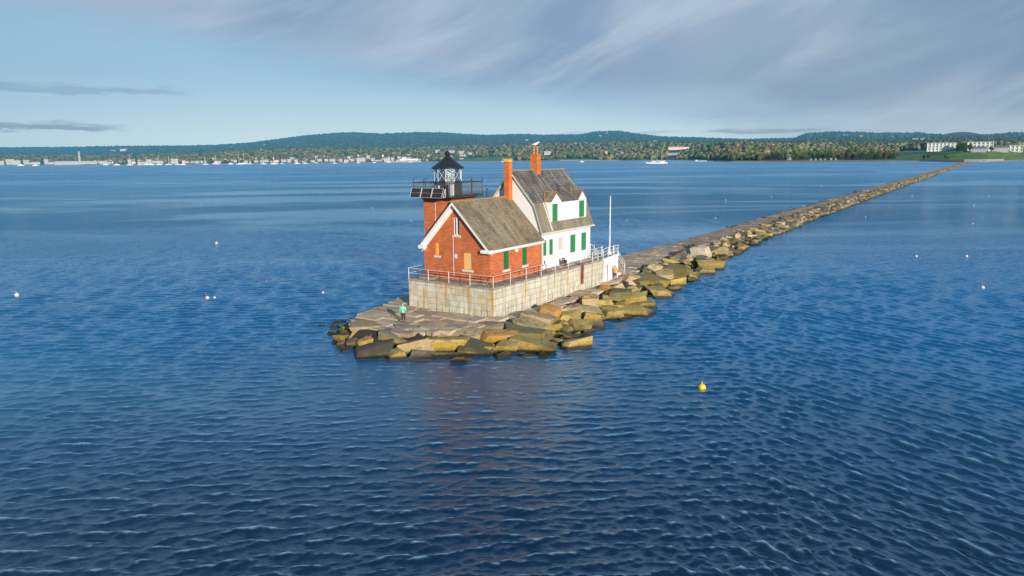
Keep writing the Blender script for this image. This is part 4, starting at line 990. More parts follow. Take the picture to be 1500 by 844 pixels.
def tz(a, D):
    s = ds(a); c = dc(a); m = s * 1.34
    th_m = 13; th_c = 10
    zm = CZ + m * math.tan(R(interp(a, MD))) - th_m; zc = CZ + c * math.tan(R(interp(a, CR))) - th_c
    if D < s: return WATER - (s - D) * .03
    if D < s + 25: return lerp(WATER, .4, (D - s) / 25)
    if D < m: t = (D - s - 25) / (m - s - 25); return lerp(.4, zm, t ** 1.15)
    if D < c: t = (D - m) / (c - m); return lerp(zm, zc, t * t * (3 - 2 * t) * .6 + t * .4)
    return zc - (D - c) * .02
def P(a, D, z=None):
    return Vector((CAM.x + D * math.sin(R(a)), CAM.y + D * math.cos(R(a)), tz(a, D) if z is None else z))
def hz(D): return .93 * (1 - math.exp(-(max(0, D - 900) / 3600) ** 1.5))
def find_D(a, el):
    s = ds(a); c = dc(a); D = s + 30
    while D < c:
        if math.degrees(math.atan2(tz(a, D) - CZ, D)) >= el: return D
        D += 12
    return c - 20
_LT = {}
def lawn(a, D):
    s = ds(a); k_ = round(a, 1)
    if k_ not in _LT: _LT[k_] = find_D(k_, .10) + 40
    if -6.1 < a < 12 and s + 30 < D < _LT[k_]: return True
    if -38.5 < a < -33.8 and s + 20 < D < s + 260: return True
    if -31 < a < -27.5 and s + 15 < D < s + 120: return True
    return False
av = np.concatenate([np.arange(-84, 12.01, .3)]); fr_ = [-.012, 0, .008, .02, .04, .07, .1, .14, .18, .23, .28, .34, .4, .5, .62, .75, .9, 1.05, 1.2]
V = []; C = []; F = []
for a in av:
    s = ds(a); c = dc(a)
    Ds = [s * (1 + f) for f in fr_[:12]]; Dm = s * 1.34; Ds += [lerp(Dm, c, t) for t in (.12, .25, .4, .55, .7, .85, .95, 1.0)] + [c * 1.08, c * 1.4]
    for k, D in enumerate(Ds):
        z = tz(a, D); n = noise.noise(Vector((a * .9, D * .002, 0)))
        if k > 11 and D <= c * 1.01: z += n * 5 + noise.noise(Vector((a * 4, D * .004, 3))) * 4
        V.append(P(a, D, z)); h = hz(D)
        if k <= 2: col = (.36, .31, .24)
        elif lawn(a, D): col = (.13, .21, .05) if noise.noise(Vector((a * 2, D * .01, 1))) > -.2 else (.20, .24, .06)
        elif k <= 3: col = (.20, .19, .08)
        else: col = (.055, .085, .03) if n > -.1 else (.10, .085, .04)
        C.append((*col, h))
nk = len(Ds)
for i in range(len(av) - 1):
    for k in range(nk - 1): a = i * nk + k; F.append((a, a + nk, a + nk + 1, a + 1))
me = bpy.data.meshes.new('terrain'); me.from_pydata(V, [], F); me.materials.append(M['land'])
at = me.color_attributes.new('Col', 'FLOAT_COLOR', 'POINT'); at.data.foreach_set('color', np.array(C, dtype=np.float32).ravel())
b = bmesh.new(); b.from_mesh(me); bmesh.ops.recalc_face_normals(b, faces=b.faces); b.to_mesh(me); b.free()
me.polygons.foreach_set('use_smooth', [True] * len(me.polygons))
o = bpy.data.objects.new('terrain', me); COL.objects.link(o); structure(o)
# a far blue hill behind the resort
mb = MB(); base_a = np.linspace(-4.3, -.2, 24); D = 9500
for a0, a1 in zip(base_a, base_a[1:]):
    f = lambda a: CZ + D * math.tan(R(1.0 + .46 * max(0, math.cos((a + 2.35) / 1.75 * math.pi / 2)) ** .9)) if abs(a + 2.35) < 1.75 else CZ + D * math.tan(R(1.0))
    A, B_ = P(a0, D, 0), P(a1, D, 0); C_, E_ = P(a0, D + 700, f(a0)), P(a1, D + 700, f(a1)); G_, H_ = P(a0, D + 2500, 0), P(a1, D + 2500, 0)
    mb.poly([A, B_, E_, C_]); mb.poly([C_, E_, H_, G_])
hm = m_haze_plain('far_blue_hill', (.05, .08, .06), .62, .95)
structure(mb.build('distant_hill', hm))

# clearings in front of buildings
CLEAR = []
def clear(a, D, wa, depth=500): CLEAR.append((a - wa, a + wa, D - depth, D + 30))
def cleared(a, D): return any(c[0] < a < c[1] and c[2] < D < c[3] for c in CLEAR)

F_PX = 1037.45
# azimuth, elevation of foot (degrees), width and height in milliradians, kind
TOWN = [(-69.31,-.12,15,4.5,'w'),(-69.07,.077,8,6,'w'),(-68.2,-.10,28,5,'w'),(-67.74,.03,13,5,'w'),(-67.085,-.05,4,9,'w'),(-66.6,-.10,15,4.6,'w'),(-64.78,-.10,68,5,'s'),(-63.8,-.02,28,5,'s'),(-62.9,-.13,13,4,'w'),(-61.67,-.10,15,6,'p'),(-62.04,.02,10,6,'g'),(-60.76,-.11,13,5,'w'),(-60.19,-.08,8,5,'g'),(-59.26,-.09,8,6,'w'),(-58.32,-.14,13,4,'w'),(-57.65,-.18,11,4,'w'),(-55.35,.0,11,5,'g'),(-53.5,-.14,15,4,'w'),(-52.62,-.19,20,3.6,'p'),(-51.53,-.12,13,5,'w'),(-50.94,-.17,10,5,'g'),(-49.94,-.18,19,4.5,'w'),(-48.62,-.14,26,6,'s'),(-47.34,-.2,15,5,'w'),(-46.77,-.11,11,6,'w'),(-45.42,-.17,19,5.4,'s'),(-44.58,-.23,15,4,'w'),(-43.57,-.09,19,3.5,'w'),(-42.67,-.15,21,5.5,'w'),(-41.61,-.25,15,4,'p'),(-56.4,-.12,9,4,'w'),(-54.3,-.15,10,4,'g'),(-46.1,-.2,9,5,'w'),(-44.0,-.2,9,5,'g'),(-43.0,-.24,12,4,'w'),(-65.9,-.1,10,4,'w'),(-61.2,-.14,9,4,'w')]
HILL = [(-63.12,.621,8,2,'w'),(-62.45,.618,8,3,'w'),(-40.04,.359,6,4,'w'),(-38.91,.322,9,5.5,'w'),(-38.16,.183,8,5,'w'),(-37.51,.123,6,4,'w'),(-31.33,.119,10,5,'w'),(-26.65,.127,8,5.5,'y'),(-25.53,.116,6,4,'w'),(-24.52,.03,7,3,'w'),(-21.54,.0,17,3.6,'w'),(-21.04,.435,34,4.5,'p'),(-26.98,.922,29,2.6,'w'),(-22.97,.977,8,2.6,'w'),(-26.62,1.69,6,3,'w'),(-33.0,1.25,8,2,'w'),(-11.75,1.3,5,2.6,'w'),(-10.85,.946,5,2.6,'w'),(-9.42,1.16,6,2.8,'w'),(-8.32,1.14,8,2.8,'w'),(-7.45,1.12,5,2,'w'),(-6.42,1.05,5,3,'w'),(-5.02,.80,6,3,'w'),(-4.53,.80,6,3,'w'),(-29.6,1.2,5,2,'w'),(-28.3,1.45,4,2,'w'),(-27.2,1.5,4,2,'w'),(-53.1,1.02,5,2,'w'),(-54.6,.9,4,2,'w'),(-55.4,.85,4,1.6,'w')]
TK = {'w': ('fwhite', 'white'), 's': ('fwhite', 'long white'), 'g': ('fgrey', 'grey'), 'p': ('fpink', 'pinkish'), 'y': ('fyellow', 'yellow')}
def house(a, D, w, h, kind, label, group, name='house', windows=True):
    p = P(a, D); p.z -= 2; t = thing(name, p, label, 'house' if name == 'house' else 'building', group)
    t.rotation_euler = (0, 0, R(-a) + random.uniform(-.25, .25)); d = min(w * .8, 16); wm = M[TK[kind][0]]
    hw = h * .68 + 2
    MB().box(-w / 2, w / 2, -d / 2, d / 2, 0, hw).build('wall', wm, t, loc=(0, 0, 0))
    mb = MB(); e = .5; rz_ = h + 2
    if kind in 's' or w > 40: mb.slab([(-w / 2 - e, -d / 2 - e, hw + .02), (-w / 2 - e, d / 2 + e, hw + .02), (-w / 2 - e, 0, hw + 1.8)], (w + 2 * e, 0, 0)); rm = M['froofl']
    else: mb.slab([(-w / 2 - e, -d / 2 - e, hw + .02), (-w / 2 - e, d / 2 + e, hw + .02), (-w / 2 - e, 0, rz_ + .8)], (w + 2 * e, 0, 0)); rm = M['froof'] if random.random() < .6 else M['froofl']
    mb.build('roof', rm, t, loc=(0, 0, 0))
    if windows:
        n = min(9, max(2, int(w / 5)))
        for k in range(n):
            x = -w / 2 + (k + .5) * w / n; MB().box(x - .6, x + .6, -d / 2 - .08, -d / 2 - .01, hw - 2.6, hw - 1.0).build('window', M['fwin'], t, loc=(0, 0, 0), uv=False)
    return t
for i, (a, el, w, h, k) in enumerate(TOWN):
    D = ds(a) + (35 if i % 2 else 60) + max(0, el + .2) * 200; w_ = w * D / F_PX; h_ = h * D / F_PX
    if h > 8: lab = 'tall narrow white tower block on the far left waterfront'
    elif w > 60: lab = 'very long white shed beside the tall stack on the distant waterfront'
    elif w > 25: lab = f'{["widest","broad","long low","bulky"][i % 4]} white warehouse on the distant town waterfront, {"left" if a < -60 else "right"} part of town'
    else: lab = f'small {TK[k][1]} building on the distant town waterfront'
    if 9 < w < 40:
        n_ = 2 if w < 16 else 3; w_ *= .8 / n_
        for q in range(n_):
            aq = a + math.degrees(w / F_PX) * ((q + .5) / n_ - .5) + random.uniform(-.03, .03); kq = random.choice((k, 'w', 'g', k)); house(aq, D + random.uniform(-8, 60), w_ * random.uniform(.7, 1.2), h_ * random.uniform(.6, 1.2), kq, f'small {TK[kq][1]} building on the distant town waterfront', 'buildings along the distant town waterfront', windows=False)
    else: house(a, D, w_, h_, k, lab, 'buildings along the distant town waterfront', windows=w < 9)
    clear(a, D, math.degrees(w / F_PX) * .45, 120)
for _ in range(46):
    a = random.uniform(-69, -37.5); D = ds(a) + random.uniform(60, 420); kq = random.choice('wwwgyp'); house(a, D, random.uniform(9, 16), random.uniform(6, 10), kq, f'small {TK[kq][1]} house among the trees behind the town waterfront', 'houses behind the town waterfront', windows=False); clear(a, D, .12, 200)
for a, el, w, h, k in ():
    pass
for a, el, w, h, k in HILL:
    D = find_D(a, el); w_ = w * D / F_PX; h_ = h * D / F_PX
    lab = 'long pinkish building among the woods behind the schooner' if k == 'p' else ('yellow house by the shore to the left of the schooner' if k == 'y' else ('long white building high in the woods above the shore' if w > 20 else 'small white house among the wooded hills'))
    house(a, D, w_, h_, k, lab, 'houses among the wooded hills', windows=w > 12); clear(a, D, math.degrees(w / F_PX) * .5, 230)
# stack and radio mast
a, D = -65.14, ds(-65.14) + 55; p = P(a, D); t = thing('smoke_stack', p, 'tall pale smokestack rising from the long white shed', 'smokestack'); hh = 15 * D / F_PX
MB().lathe(0, 0, [(4.5, -2), (3.6, hh * .6), (3.0, hh), (3.4, hh + .2), (3.4, hh + 1.5)], 10).build('shaft', M['fwhite'], t, loc=(0, 0, 0)); MB().lathe(0, 0, [(3.45, hh + 1.6), (3.45, hh + 2.4), (2.2, hh + 2.5)], 10).build('rim', M['fgrey'], t, loc=(0, 0, 0))
a = -50.4; D = dc(a) * .97; p = P(a, D); t = thing('radio_mast', p, 'thin radio mast on the crest of the left hill', 'mast'); hh = D * math.tan(R(2.33)) + CZ - p.z
mb = MB(); 
for k in range(3): mb.tube((1.6 * math.cos(k * 2.1), 1.6 * math.sin(k * 2.1), -5), (.5 * math.cos(k * 2.1), .5 * math.sin(k * 2.1), hh), .45, .35, 5)
for z in range(0, int(hh), 8): mb.tube((1.3, 0, z), (-.6, 1, z + 8), .25, .25, 4)
mb.build('lattice', M['fgrey'], t, loc=(0, 0, 0))
# resort hotel
def hotel(a, w, h, label, D, floors=3):
    p = P(a, D); p.z -= 2; t = thing('hotel', p, label, 'hotel', 'resort buildings above the lawn'); t.rotation_euler = (0, 0, R(-a + 3))
    W_ = w * .92 * D / F_PX; H_ = h * .88 * D / F_PX + 2; dd = 15
    mb = MB().box(-W_ / 2, W_ / 2, -dd / 2, dd / 2, 0, H_)
    n = max(3, int(W_ / 7))
    for k in range(n + 1): x = -W_ / 2 + k * W_ / n; mb.box(x - .5, x + .5, -dd / 2 - 1.6, -dd / 2 - .01, 0, H_ - .6)
    mb.build('wall', M['fhotel'], t, loc=(0, 0, 0))
    MB().box(-W_ / 2 - .8, W_ / 2 + .8, -dd / 2 - 1.9, dd / 2 + .8, H_ + .02, H_ + .8).build('roof', M['froofl'], t, loc=(0, 0, 0))
    fh = (H_ - 2) / floors
    for f_ in range(floors):
        for k in range(n): x = -W_ / 2 + (k + .5) * W_ / n; MB().box(x - 1.3, x + 1.3, -dd / 2 - .12, -dd / 2 - .02, 2 + f_ * fh + fh * .3, 2 + f_ * fh + fh * .75).build('window', M['fwin'], t, loc=(0, 0, 0), uv=False)
        MB().box(-W_ / 2, W_ / 2, -dd / 2 - 1.5, -dd / 2 - .13, 2 + f_ * fh - .05, 2 + f_ * fh + .9).build('balcony', M['fhotel'], t, loc=(0, 0, 0))
hd = lambda a, x=0: find_D(a, .07) + x * .5
hotel(-3.26, 39, 10.5, 'long three-storey white hotel wing left of the dark trees on the lawn', hd(-3.26, 60))
hotel(-1.2, 28, 11.5, 'shorter three-storey white hotel wing right of the dark trees on the lawn', hd(-1.2, 40))
house(-1.25, hd(-1.2, -60), 24, 10, 'w', 'small white pavilion in front of the right hotel wing', 'resort buildings above the lawn')
house(-.1, hd(0, -90), 30, 12, 'w', 'white gabled lodge right of the hotel', 'resort buildings above the lawn')
hotel(.67, 18, 8, 'white two-storey block at the far right edge of the shore', hd(.6, -60), 2)
house(-5.14, hd(-5.1, -140), 48, 6, 'g', 'long low pale clubhouse at the left end of the lawn', 'resort buildings above the lawn')
D = ds(-13.1) + 55; house(-13.1, D, 9, 12, 'w', 'tall narrow white house between the trees on the right shore', None); clear(-13.1, D, .22, 120)
for k in range(6):
    a = -11.6 + k * .33 + random.uniform(-.04, .04); D = ds(a) + 40
    house(a, D, 3.4, 3.4, 'g', 'tiny white cottage under the trees on the right shore', 'row of cottages under the trees', windows=False); clear(a, D, .08, 60)
# sand and rocks by the breakwater root, pale beaches
def strip(name, a0, a1, d0, d1, mat, label=None, step=.3, z=.2):
    mb = MB(); a = a0
    while a < a1:
        b_ = min(a1, a + step); mb.poly([P(a, ds(a) + d0, WATER + .25), P(b_, ds(b_) + d0, WATER + .25), P(b_, ds(b_) + d1, tz(b_, ds(b_) + d1) + z), P(a, ds(a) + d1, tz(a, ds(a) + d1) + z)]); a = b_
    return structure(mb.build(name, mat))
sandm = m_haze_plain('beach_sand', (.66, .58, .48), .08); rockm = m_haze_plain('shore_ledge', (.13, .10, .085), .1)
strip('beach', -2.0, .2, -10, 75, sandm); strip('beach', -30.4, -25.7, -5, 45, sandm); strip('shore_rocks', -4.6, -2.02, -12, 50, rockm); strip('shore_path', -14.6, -6.5, -4, 22, m_haze_plain('shore_grass', (.34, .25, .12), .1))

# ------------------------------------------------------------------ woods
def ico(sub):
    b = bmesh.new(); bmesh.ops.create_icosphere(b, subdivisions=sub, radius=1); b.verts.ensure_lookup_table()
    v = np.array([x.co[:] for x in b.verts], dtype=np.float32); f = np.array([[q.index for q in x.verts] for x in b.faces], dtype=np.int32); b.free(); return v, f
IV1, IF1 = ico(1); IV2, IF2 = ico(2)
def blob_cloud(name, items, IV, IFc, label, cat, mat='canopy'):
    """items: x,y,z,rx,rz,(r,g,b,haze)"""
    n = len(items); nv = len(IV); co = np.empty((n, nv, 3), dtype=np.float32); cl = np.empty((n, nv, 4), dtype=np.float32)
    for i, (x, y, z, rx, rz_, c) in enumerate(items):
        ang = random.random() * 6.28; ca, sa = math.cos(ang), math.sin(ang)
        d = 1 + rng.uniform(-.34, .30, nv); vx = IV[:, 0] * d; vy = IV[:, 1] * d; vz = IV[:, 2] * d
        co[i, :, 0] = x + (vx * ca - vy * sa) * rx; co[i, :, 1] = y + (vx * sa + vy * ca) * rx; co[i, :, 2] = z + vz * rz_
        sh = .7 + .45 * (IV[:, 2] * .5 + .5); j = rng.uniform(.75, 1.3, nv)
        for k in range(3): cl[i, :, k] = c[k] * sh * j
        cl[i, :, 3] = c[3]
    faces = (IFc[None] + (np.arange(n) * nv)[:, None, None]).reshape(-1, 3)
    me = bpy.data.meshes.new(name); me.vertices.add(n * nv); me.vertices.foreach_set('co', co.ravel())
    me.loops.add(faces.size); me.loops.foreach_set('vertex_index', faces.ravel().astype(np.int32)); me.polygons.add(len(faces))
    me.polygons.foreach_set('loop_start', np.arange(0, faces.size, 3, dtype=np.int32)); me.polygons.foreach_set('loop_total', np.full(len(faces), 3, dtype=np.int32)); me.update()
    at = me.color_attributes.new('Col', 'FLOAT_COLOR', 'POINT'); at.data.foreach_set('color', cl.ravel()); me.materials.append(M[mat])
    o = bpy.data.objects.new(name, me); COL.objects.link(o); tag(o, label, cat, None, 'stuff'); return o
FOL = [(.055, .078, .030), (.068, .092, .034), (.040, .060, .030), (.088, .105, .038), (.115, .105, .045), (.125, .095, .055), (.11, .088, .055), (.048, .068, .036), (.125, .125, .05)]
def folcol(D, autumn):
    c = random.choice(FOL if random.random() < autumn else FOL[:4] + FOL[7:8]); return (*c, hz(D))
items = []
for _ in range(8200):      # belt behind the shore
    a = random.uniform(-82, 8); s = ds(a); D = s + 30 + (random.random() ** 1.1) * s * .36
    if lawn(a, D) or cleared(a, D): continue
    if a < -41 and D < s + 130 and random.random() < .75: continue
    if -15 < a < -6.2 and D < s + 150: continue
    z = tz(a, D); r = random.uniform(5, 9) * (D / 2600) ** .5; hh = random.uniform(8, 14) * (.8 if a < -41 else 1)
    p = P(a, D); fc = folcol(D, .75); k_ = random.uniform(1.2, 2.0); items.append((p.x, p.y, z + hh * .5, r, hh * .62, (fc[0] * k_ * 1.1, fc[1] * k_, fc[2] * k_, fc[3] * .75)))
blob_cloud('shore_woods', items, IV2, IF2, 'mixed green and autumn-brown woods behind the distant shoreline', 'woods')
items = []
for _ in range(13000):
    a = random.uniform(-82, 8); s = ds(a); c = dc(a); D = lerp(s * 1.33, c, random.random() ** .8) 
    if cleared(a, D) or lawn(a, D): continue
    r = random.uniform(9, 17) * (D / 5000) ** .6; p = P(a, D); cc = folcol(D, .12)
    items.append((p.x, p.y, p.z + 5, r, random.uniform(7, 11) + (2 if D > c * .9 else 0), cc))
blob_cloud('hill_forest', items, IV1, IF1, 'blue-green forest covering the distant hills', 'forest')

# individual trees along the right shore: trunk and a crown of many small leaf clumps
def tree_meshes(seed, hgt, wid, cols, conifer=False):
    rd = random.Random(seed); tr = MB(); tr.tube((0, 0, -1), (rd.uniform(-.4, .4), 0, hgt * .75), .38, .12, 6)
    for k in range(4):
        an = rd.uniform(0, 6.28); z = hgt * rd.uniform(.28, .6); tr.tube((0, 0, z), (math.cos(an) * wid * .35, math.sin(an) * wid * .35, z + hgt * .2), .14, .05, 4)
    V = []; F = []; C = []
    clumps = []
    for k in range(9 if not conifer else 1):
        an = rd.uniform(0, 6.28); rr = wid * .32 * rd.random() ** .5; clumps.append((math.cos(an) * rr, math.sin(an) * rr, hgt * rd.uniform(.38, .84), wid * rd.uniform(.22, .34)))
    base = rd.choice(cols)
    for k in range(520):
        if conifer:
            t = rd.random() ** .7; z = hgt * lerp(1, .12, t); rr = wid * .42 * t * rd.uniform(.5, 1); an = rd.uniform(0, 6.28); x, y = math.cos(an) * rr, math.sin(an) * rr
        else:
            c = rd.choice(clumps); d = Vector((rd.gauss(0, 1), rd.gauss(0, 1), rd.gauss(0, 1))).normalized() * c[3] * rd.uniform(.65, 1.08); x, y, z = c[0] + d.x, c[1] + d.y, c[2] + d.z * 1.1
        s = rd.uniform(.35, .8) * wid / 9; n = Vector((rd.gauss(0, 1), rd.gauss(0, 1), rd.gauss(.6, 1))).normalized(); u = n.orthogonal().normalized() * s; v = n.cross(u)
        i = len(V); cc = Vector((x, y, z)); V += [tuple(cc + u), tuple(cc + v * .8), tuple(cc - u * .9), tuple(cc - v)]; F.append((i, i + 1, i + 2, i + 3))
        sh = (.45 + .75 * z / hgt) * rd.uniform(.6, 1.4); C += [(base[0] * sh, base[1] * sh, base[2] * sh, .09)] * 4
    me = bpy.data.meshes.new('crown'); me.from_pydata(V, [], F); at = me.color_attributes.new('Col', 'FLOAT_COLOR', 'POINT'); at.data.foreach_set('color', np.array(C, dtype=np.float32).ravel()); me.materials.append(M['canopy'])
    o = tr.build('trunk', M['bark'], uv=False); tm = o.data; bpy.data.objects.remove(o); return tm, me
GR = [(.06, .10, .025), (.045, .08, .02), (.08, .12, .03)]; YL = [(.16, .17, .04), (.12, .15, .035)]; BR = [(.17, .12, .05), (.14, .10, .045)]; CN = [(.025, .05, .022)]
KINDS = [('round green tree in the belt along the right shore', GR, False), ('yellow-green tree in the belt along the right shore', YL, False), ('brownish autumn tree in the belt along the right shore', BR, False), ('dark conifer in the belt along the right shore', CN, True)]
TM = [[tree_meshes(50 * k + j, random.uniform(15, 19), random.uniform(10, 13) if k < 3 else 8, KINDS[k][1], KINDS[k][2]) for j in range(3)] for k in range(4)]
def plant(a, D, k, s, label=None, group='trees along the right shore', name=None):
    p = P(a, D); t = thing('conifer_tree' if k == 3 else 'broadleaf_tree', p, label or KINDS[k][0], 'tree', group); t.rotation_euler = (0, 0, random.uniform(0, 6.28)); t.scale = (s, s, s * random.uniform(.85, 1.15))
    for nm, me in zip(('trunk', 'crown'), random.choice(TM[k])):
        o = bpy.data.objects.new(nm, me); COL.objects.link(o); o.parent = t
a = -17.6
while a < -6.15:
    for row in range(2):
        aa = a + random.uniform(-.06, .06); D = ds(aa) + (45 if row == 0 else 95) + random.uniform(-14, 25)
        if cleared(aa, D): continue
        plant(aa, D, random.choices((0, 1, 2, 3), (5, 3, 3, 2))[0], random.uniform(.72, 1.1) * (1 if aa > -14.5 else .85))
    a += .17
for aa, x, k, s in ((-6.0, 60, 2, 1.0), (-6.3, 90, 0, 1.05), (-2.45, -55, 3, 1.15), (-2.2, -70, 0, 1.15), (-1.98, -60, 3, 1.1), (-1.8, -40, 0, 1.0), (-2.3, -40, 0, 1.1), (-.55, -50, 0, .7), (.15, -55, 0, .6), (.4, -40, 3, .7), (-5.75, 260, 2, .8)):
    plant(aa, hd(aa) + x if x < 0 else ds(aa) + x, k, s, 'large dark tree standing in front of the white hotel' if -3 < aa < -1.9 else 'tree standing alone at the edge of the resort lawn', 'trees on the resort lawn')
for aa, x, s in ((-4.35, 60, .62), (-4.1, 65, .55), (-3.1, 70, .5), (-2.95, 66, .45)): plant(aa, ds(aa) + x, 0, s, 'low round bush on the lawn above the shore rocks', 'bushes on the lawn')

# ------------------------------------------------------------------ boats
def hull_mesh(L, W, H):
    mb = MB(); st = [(-.5, .7, 1.0), (-.3, .95, .92), (0, 1, .88), (.28, .75, .98), (.42, .35, 1.12), (.5, .03, 1.22)]
    for x, w, h_ in st:
        mb.v += [(x * L, -w * W / 2, H * h_), (x * L, -w * W * .36, 0), (x * L, 0, -H * .35), (x * L, w * W * .36, 0), (x * L, w * W / 2, H * h_)]
    for i in range(len(st) - 1):
        for k in range(4): a = i * 5 + k; mb.f.append((a, a + 5, a + 6, a + 1)); mb.m.append(0)
        mb.f.append((i * 5, i * 5 + 4, i * 5 + 9, i * 5 + 5)); mb.m.append(0)
    mb.f.append((0, 1, 2, 3, 4)); mb.m.append(0); return mb
def sailboat(a, D, mh, label, group='sailing boats moored off the town'):
    p = P(a, D, WATER); t = thing('sailboat', p, label, 'sailboat', group); t.rotation_euler = (0, 0, R(-a) + random.uniform(-.6, .6) + (math.pi if random.random() < .5 else 0)); L = mh * .72
    hull_mesh(L, L * .3, L * .11).build('hull', M['hullw'], t, loc=(0, 0, 0)); MB().box(-L * .15, L * .15, -L * .08, L * .08, L * .112, L * .17).build('cabin', M['hullw'], t, loc=(0, 0, 0))
    mb = MB().tube((L * .05, 0, L * .1), (L * .05, 0, mh), .55, .35, 6); mb.build('mast', M['mast'], t, loc=(0, 0, 0)); MB().tube((L * .05, 0, L * .2), (-L * .38, 0, L * .2), .3, .28, 6).build('boom', M['mast'], t, loc=(0, 0, 0))
def motorboat(a, D, L, label, group='motor boats off the town'):
    p = P(a, D, WATER); t = thing('motorboat', p, label, 'motorboat', group); t.rotation_euler = (0, 0, R(-a) + random.uniform(-.3, .3))
    hull_mesh(L, L * .3, L * .13).build('hull', M['hullw'], t, loc=(0, 0, 0)); mb = MB().box(-L * .2, L * .18, -L * .1, L * .1, L * .115, L * .26); mb.box(-L * .24, L * .2, -L * .12, L * .12, L * .262, L * .28); mb.build('cabin', M['hullw'], t, loc=(0, 0, 0))
    MB().box(-L * .15, L * .181, -L * .101, L * .101, L * .19, L * .235).build('window', M['fwin'], t, loc=(0, 0, 0))
BO = [(-68.5,4),(-67.7,4),(-63.6,3),(-62.95,3),(-62.15,12),(-61.08,13),(-60.78,4),(-60.3,12),(-59.68,14),(-58.74,4),(-57.24,13),(-56.5,15),(-55.52,4),(-54.9,16),(-54.6,17),(-54.18,8),(-53.2,13),(-52.44,15),(-51.9,8),(-50.8,4),(-59.1,10),(-61.5,10),(-49.4,10),(-48.0,9),(-46.2,10),(-45.0,9),(-43.9,11),(-42.2,9),(-50.2,11),(-47.2,9)]
for a, h_ in BO:
    D = ds(a) - random.uniform(60, 380)
    if h_ > 5: sailboat(a, D, h_ * .95 * D / F_PX * .9, 'white sailboat with bare mast moored off the distant town')
    else: motorboat(a, D, 11 * D / F_PX / 1.6, 'white motorboat moored off the distant town')
motorboat(-28.6, 1900, 11, 'small white motorboat off the middle of the shore', None)
sailboat(-34.9, 2250, 15, 'lone white sailboat just right of the tall brick chimney', None)
# ferry at the town wharf
p = P(-42.4, ds(-42.4) - 60, WATER); t = thing('ferry', p, 'white ferry boat docked at the right end of the town waterfront', 'ferry'); t.rotation_euler = (0, 0, R(42.4) + math.pi)
hull_mesh(85, 16, 6).build('hull', M['fgrey'], t, loc=(0, 0, 0)); MB().box(-38, 28, -7, 7, 6.5, 12).build('deckhouse', M['hullw'], t, loc=(0, 0, 0)); MB().box(5, 20, -5, 5, 12.05, 16).build('bridge', M['hullw'], t, loc=(0, 0, 0)); MB().box(-36, 26, -7.1, 7.1, 8.8, 10).build('window_band', M['fwin'], t, loc=(0, 0, 0))
mb = MB().box(-55, 60, 0, 12, 0, 3.0); 
for k in range(12): mb.tube((-52 + k * 10, 1, -3), (-52 + k * 10, 1, 0), .8, .8, 6)
w_ = thing('wharf', P(-42.6, ds(-42.6) - 25, WATER), 'low stone wharf behind the docked ferry', 'wharf'); w_.rotation_euler = (0, 0, R(42.6)); mb.build('deck', M['fgrey'], w_, loc=(0, 0, 0))
w_ = thing('floating_dock', P(-19.2, 1900, WATER), 'long thin white floating dock right of the schooner', 'dock'); w_.rotation_euler = (0, 0, R(19)); MB().box(-22, 22, -1.5, 1.5, 0, 1.2).build('deck', M['hullw'], w_, loc=(0, 0, 0)); MB().box(-21, -17, -1.2, 1.2, 1.21, 3.2).build('shed', M['hullw'], w_, loc=(0, 0, 0))
# three-masted schooner
p = Vector((-503.2, 1234.8, WATER)); t = thing('schooner', p, 'white three-masted schooner without sails anchored off the shore', 'schooner'); t.rotation_euler = (0, 0, R(22.8 + 180)); L = 40
h_ = hull_mesh(L, 8, 3.0).build('hull', M['hullw'], t, loc=(0, 0, 0)); MB().slab([(-20, -2.9, .02), (19, -1.6, .02), (19, 1.6, .02), (-20, 2.9, .02)], (0, 0, .5)).build('waterline', M['hullr'], h_, loc=(0, 0, 0))
for x, mh in ((-9, 26), (0, 27), (9.5, 25)):
    m_ = MB().tube((x, 0, 2), (x - .5, 0, mh), .32, .16, 6).build('mast', M['mast'], t, loc=(0, 0, 0)); MB().tube((x, 0, 4.4), (x - 8, 0, 4.8), .3, .25, 6).build('boom', M['mast'], m_, loc=(0, 0, 0))
    MB().tube((x - .2, 0, 4.9), (x - 7.5, 0, 5.3), .5, .4, 6).build('furled_sail', M['hullw'], m_, loc=(0, 0, 0))
MB().tube((19, 0, 3.2), (27, 0, 4.6), .25, .12, 6).build('bowsprit', M['mast'], t, loc=(0, 0, 0)); MB().box(-15, -6, -1.8, 1.8, 2.5, 3.9).build('deckhouse', M['hullw'], t, loc=(0, 0, 0)); MB().box(2, 7, -1.5, 1.5, 2.5, 3.7).build('deckhouse', M['hullw'], t, loc=(0, 0, 0))

# ------------------------------------------------------------------ buoys
def buoy(x, y, col, s, label, group=None, stick=False):
    s *= .6 if col != 'buoyy' else .85
    t = thing('lobster_buoy', (x, y, WATER), label, 'buoy', group); t.rotation_euler = (R(random.uniform(-12, 12)), R(random.uniform(-12, 12)), random.random() * 6)
    MB().lathe(0, 0, [(.06 * s, -.35 * s), (.22 * s, -.22 * s), (.30 * s, 0), (.30 * s, .16 * s), (.18 * s, .32 * s), (.06 * s, .36 * s)], 12).build('float', M[col], t, smooth=True, loc=(0, 0, 0))
    MB().tube((0, 0, .36 * s), (0, 0, (.95 if stick else .6) * s), .035 * s, .03 * s, 6).build('spindle', M['buoyr' if col != 'buoyy' else 'buoyy'] if stick else M[col], t, loc=(0, 0, 0))
buoy(21.0, -4.9, 'buoyy', 1.0, 'bright yellow buoy in the open water right of the rocks')
buoy(-37.6, -4.1, 'buoyw', 1.25, 'nearest white buoy on the left, twin with a dark band', None, True); buoy(-37.0, -3.6, 'buoyw', .9, 'smaller white buoy touching the nearest pair on the left')
buoy(-58.9, -15.2, 'buoyw', 1.5, 'white buoy close to the left edge of the view')
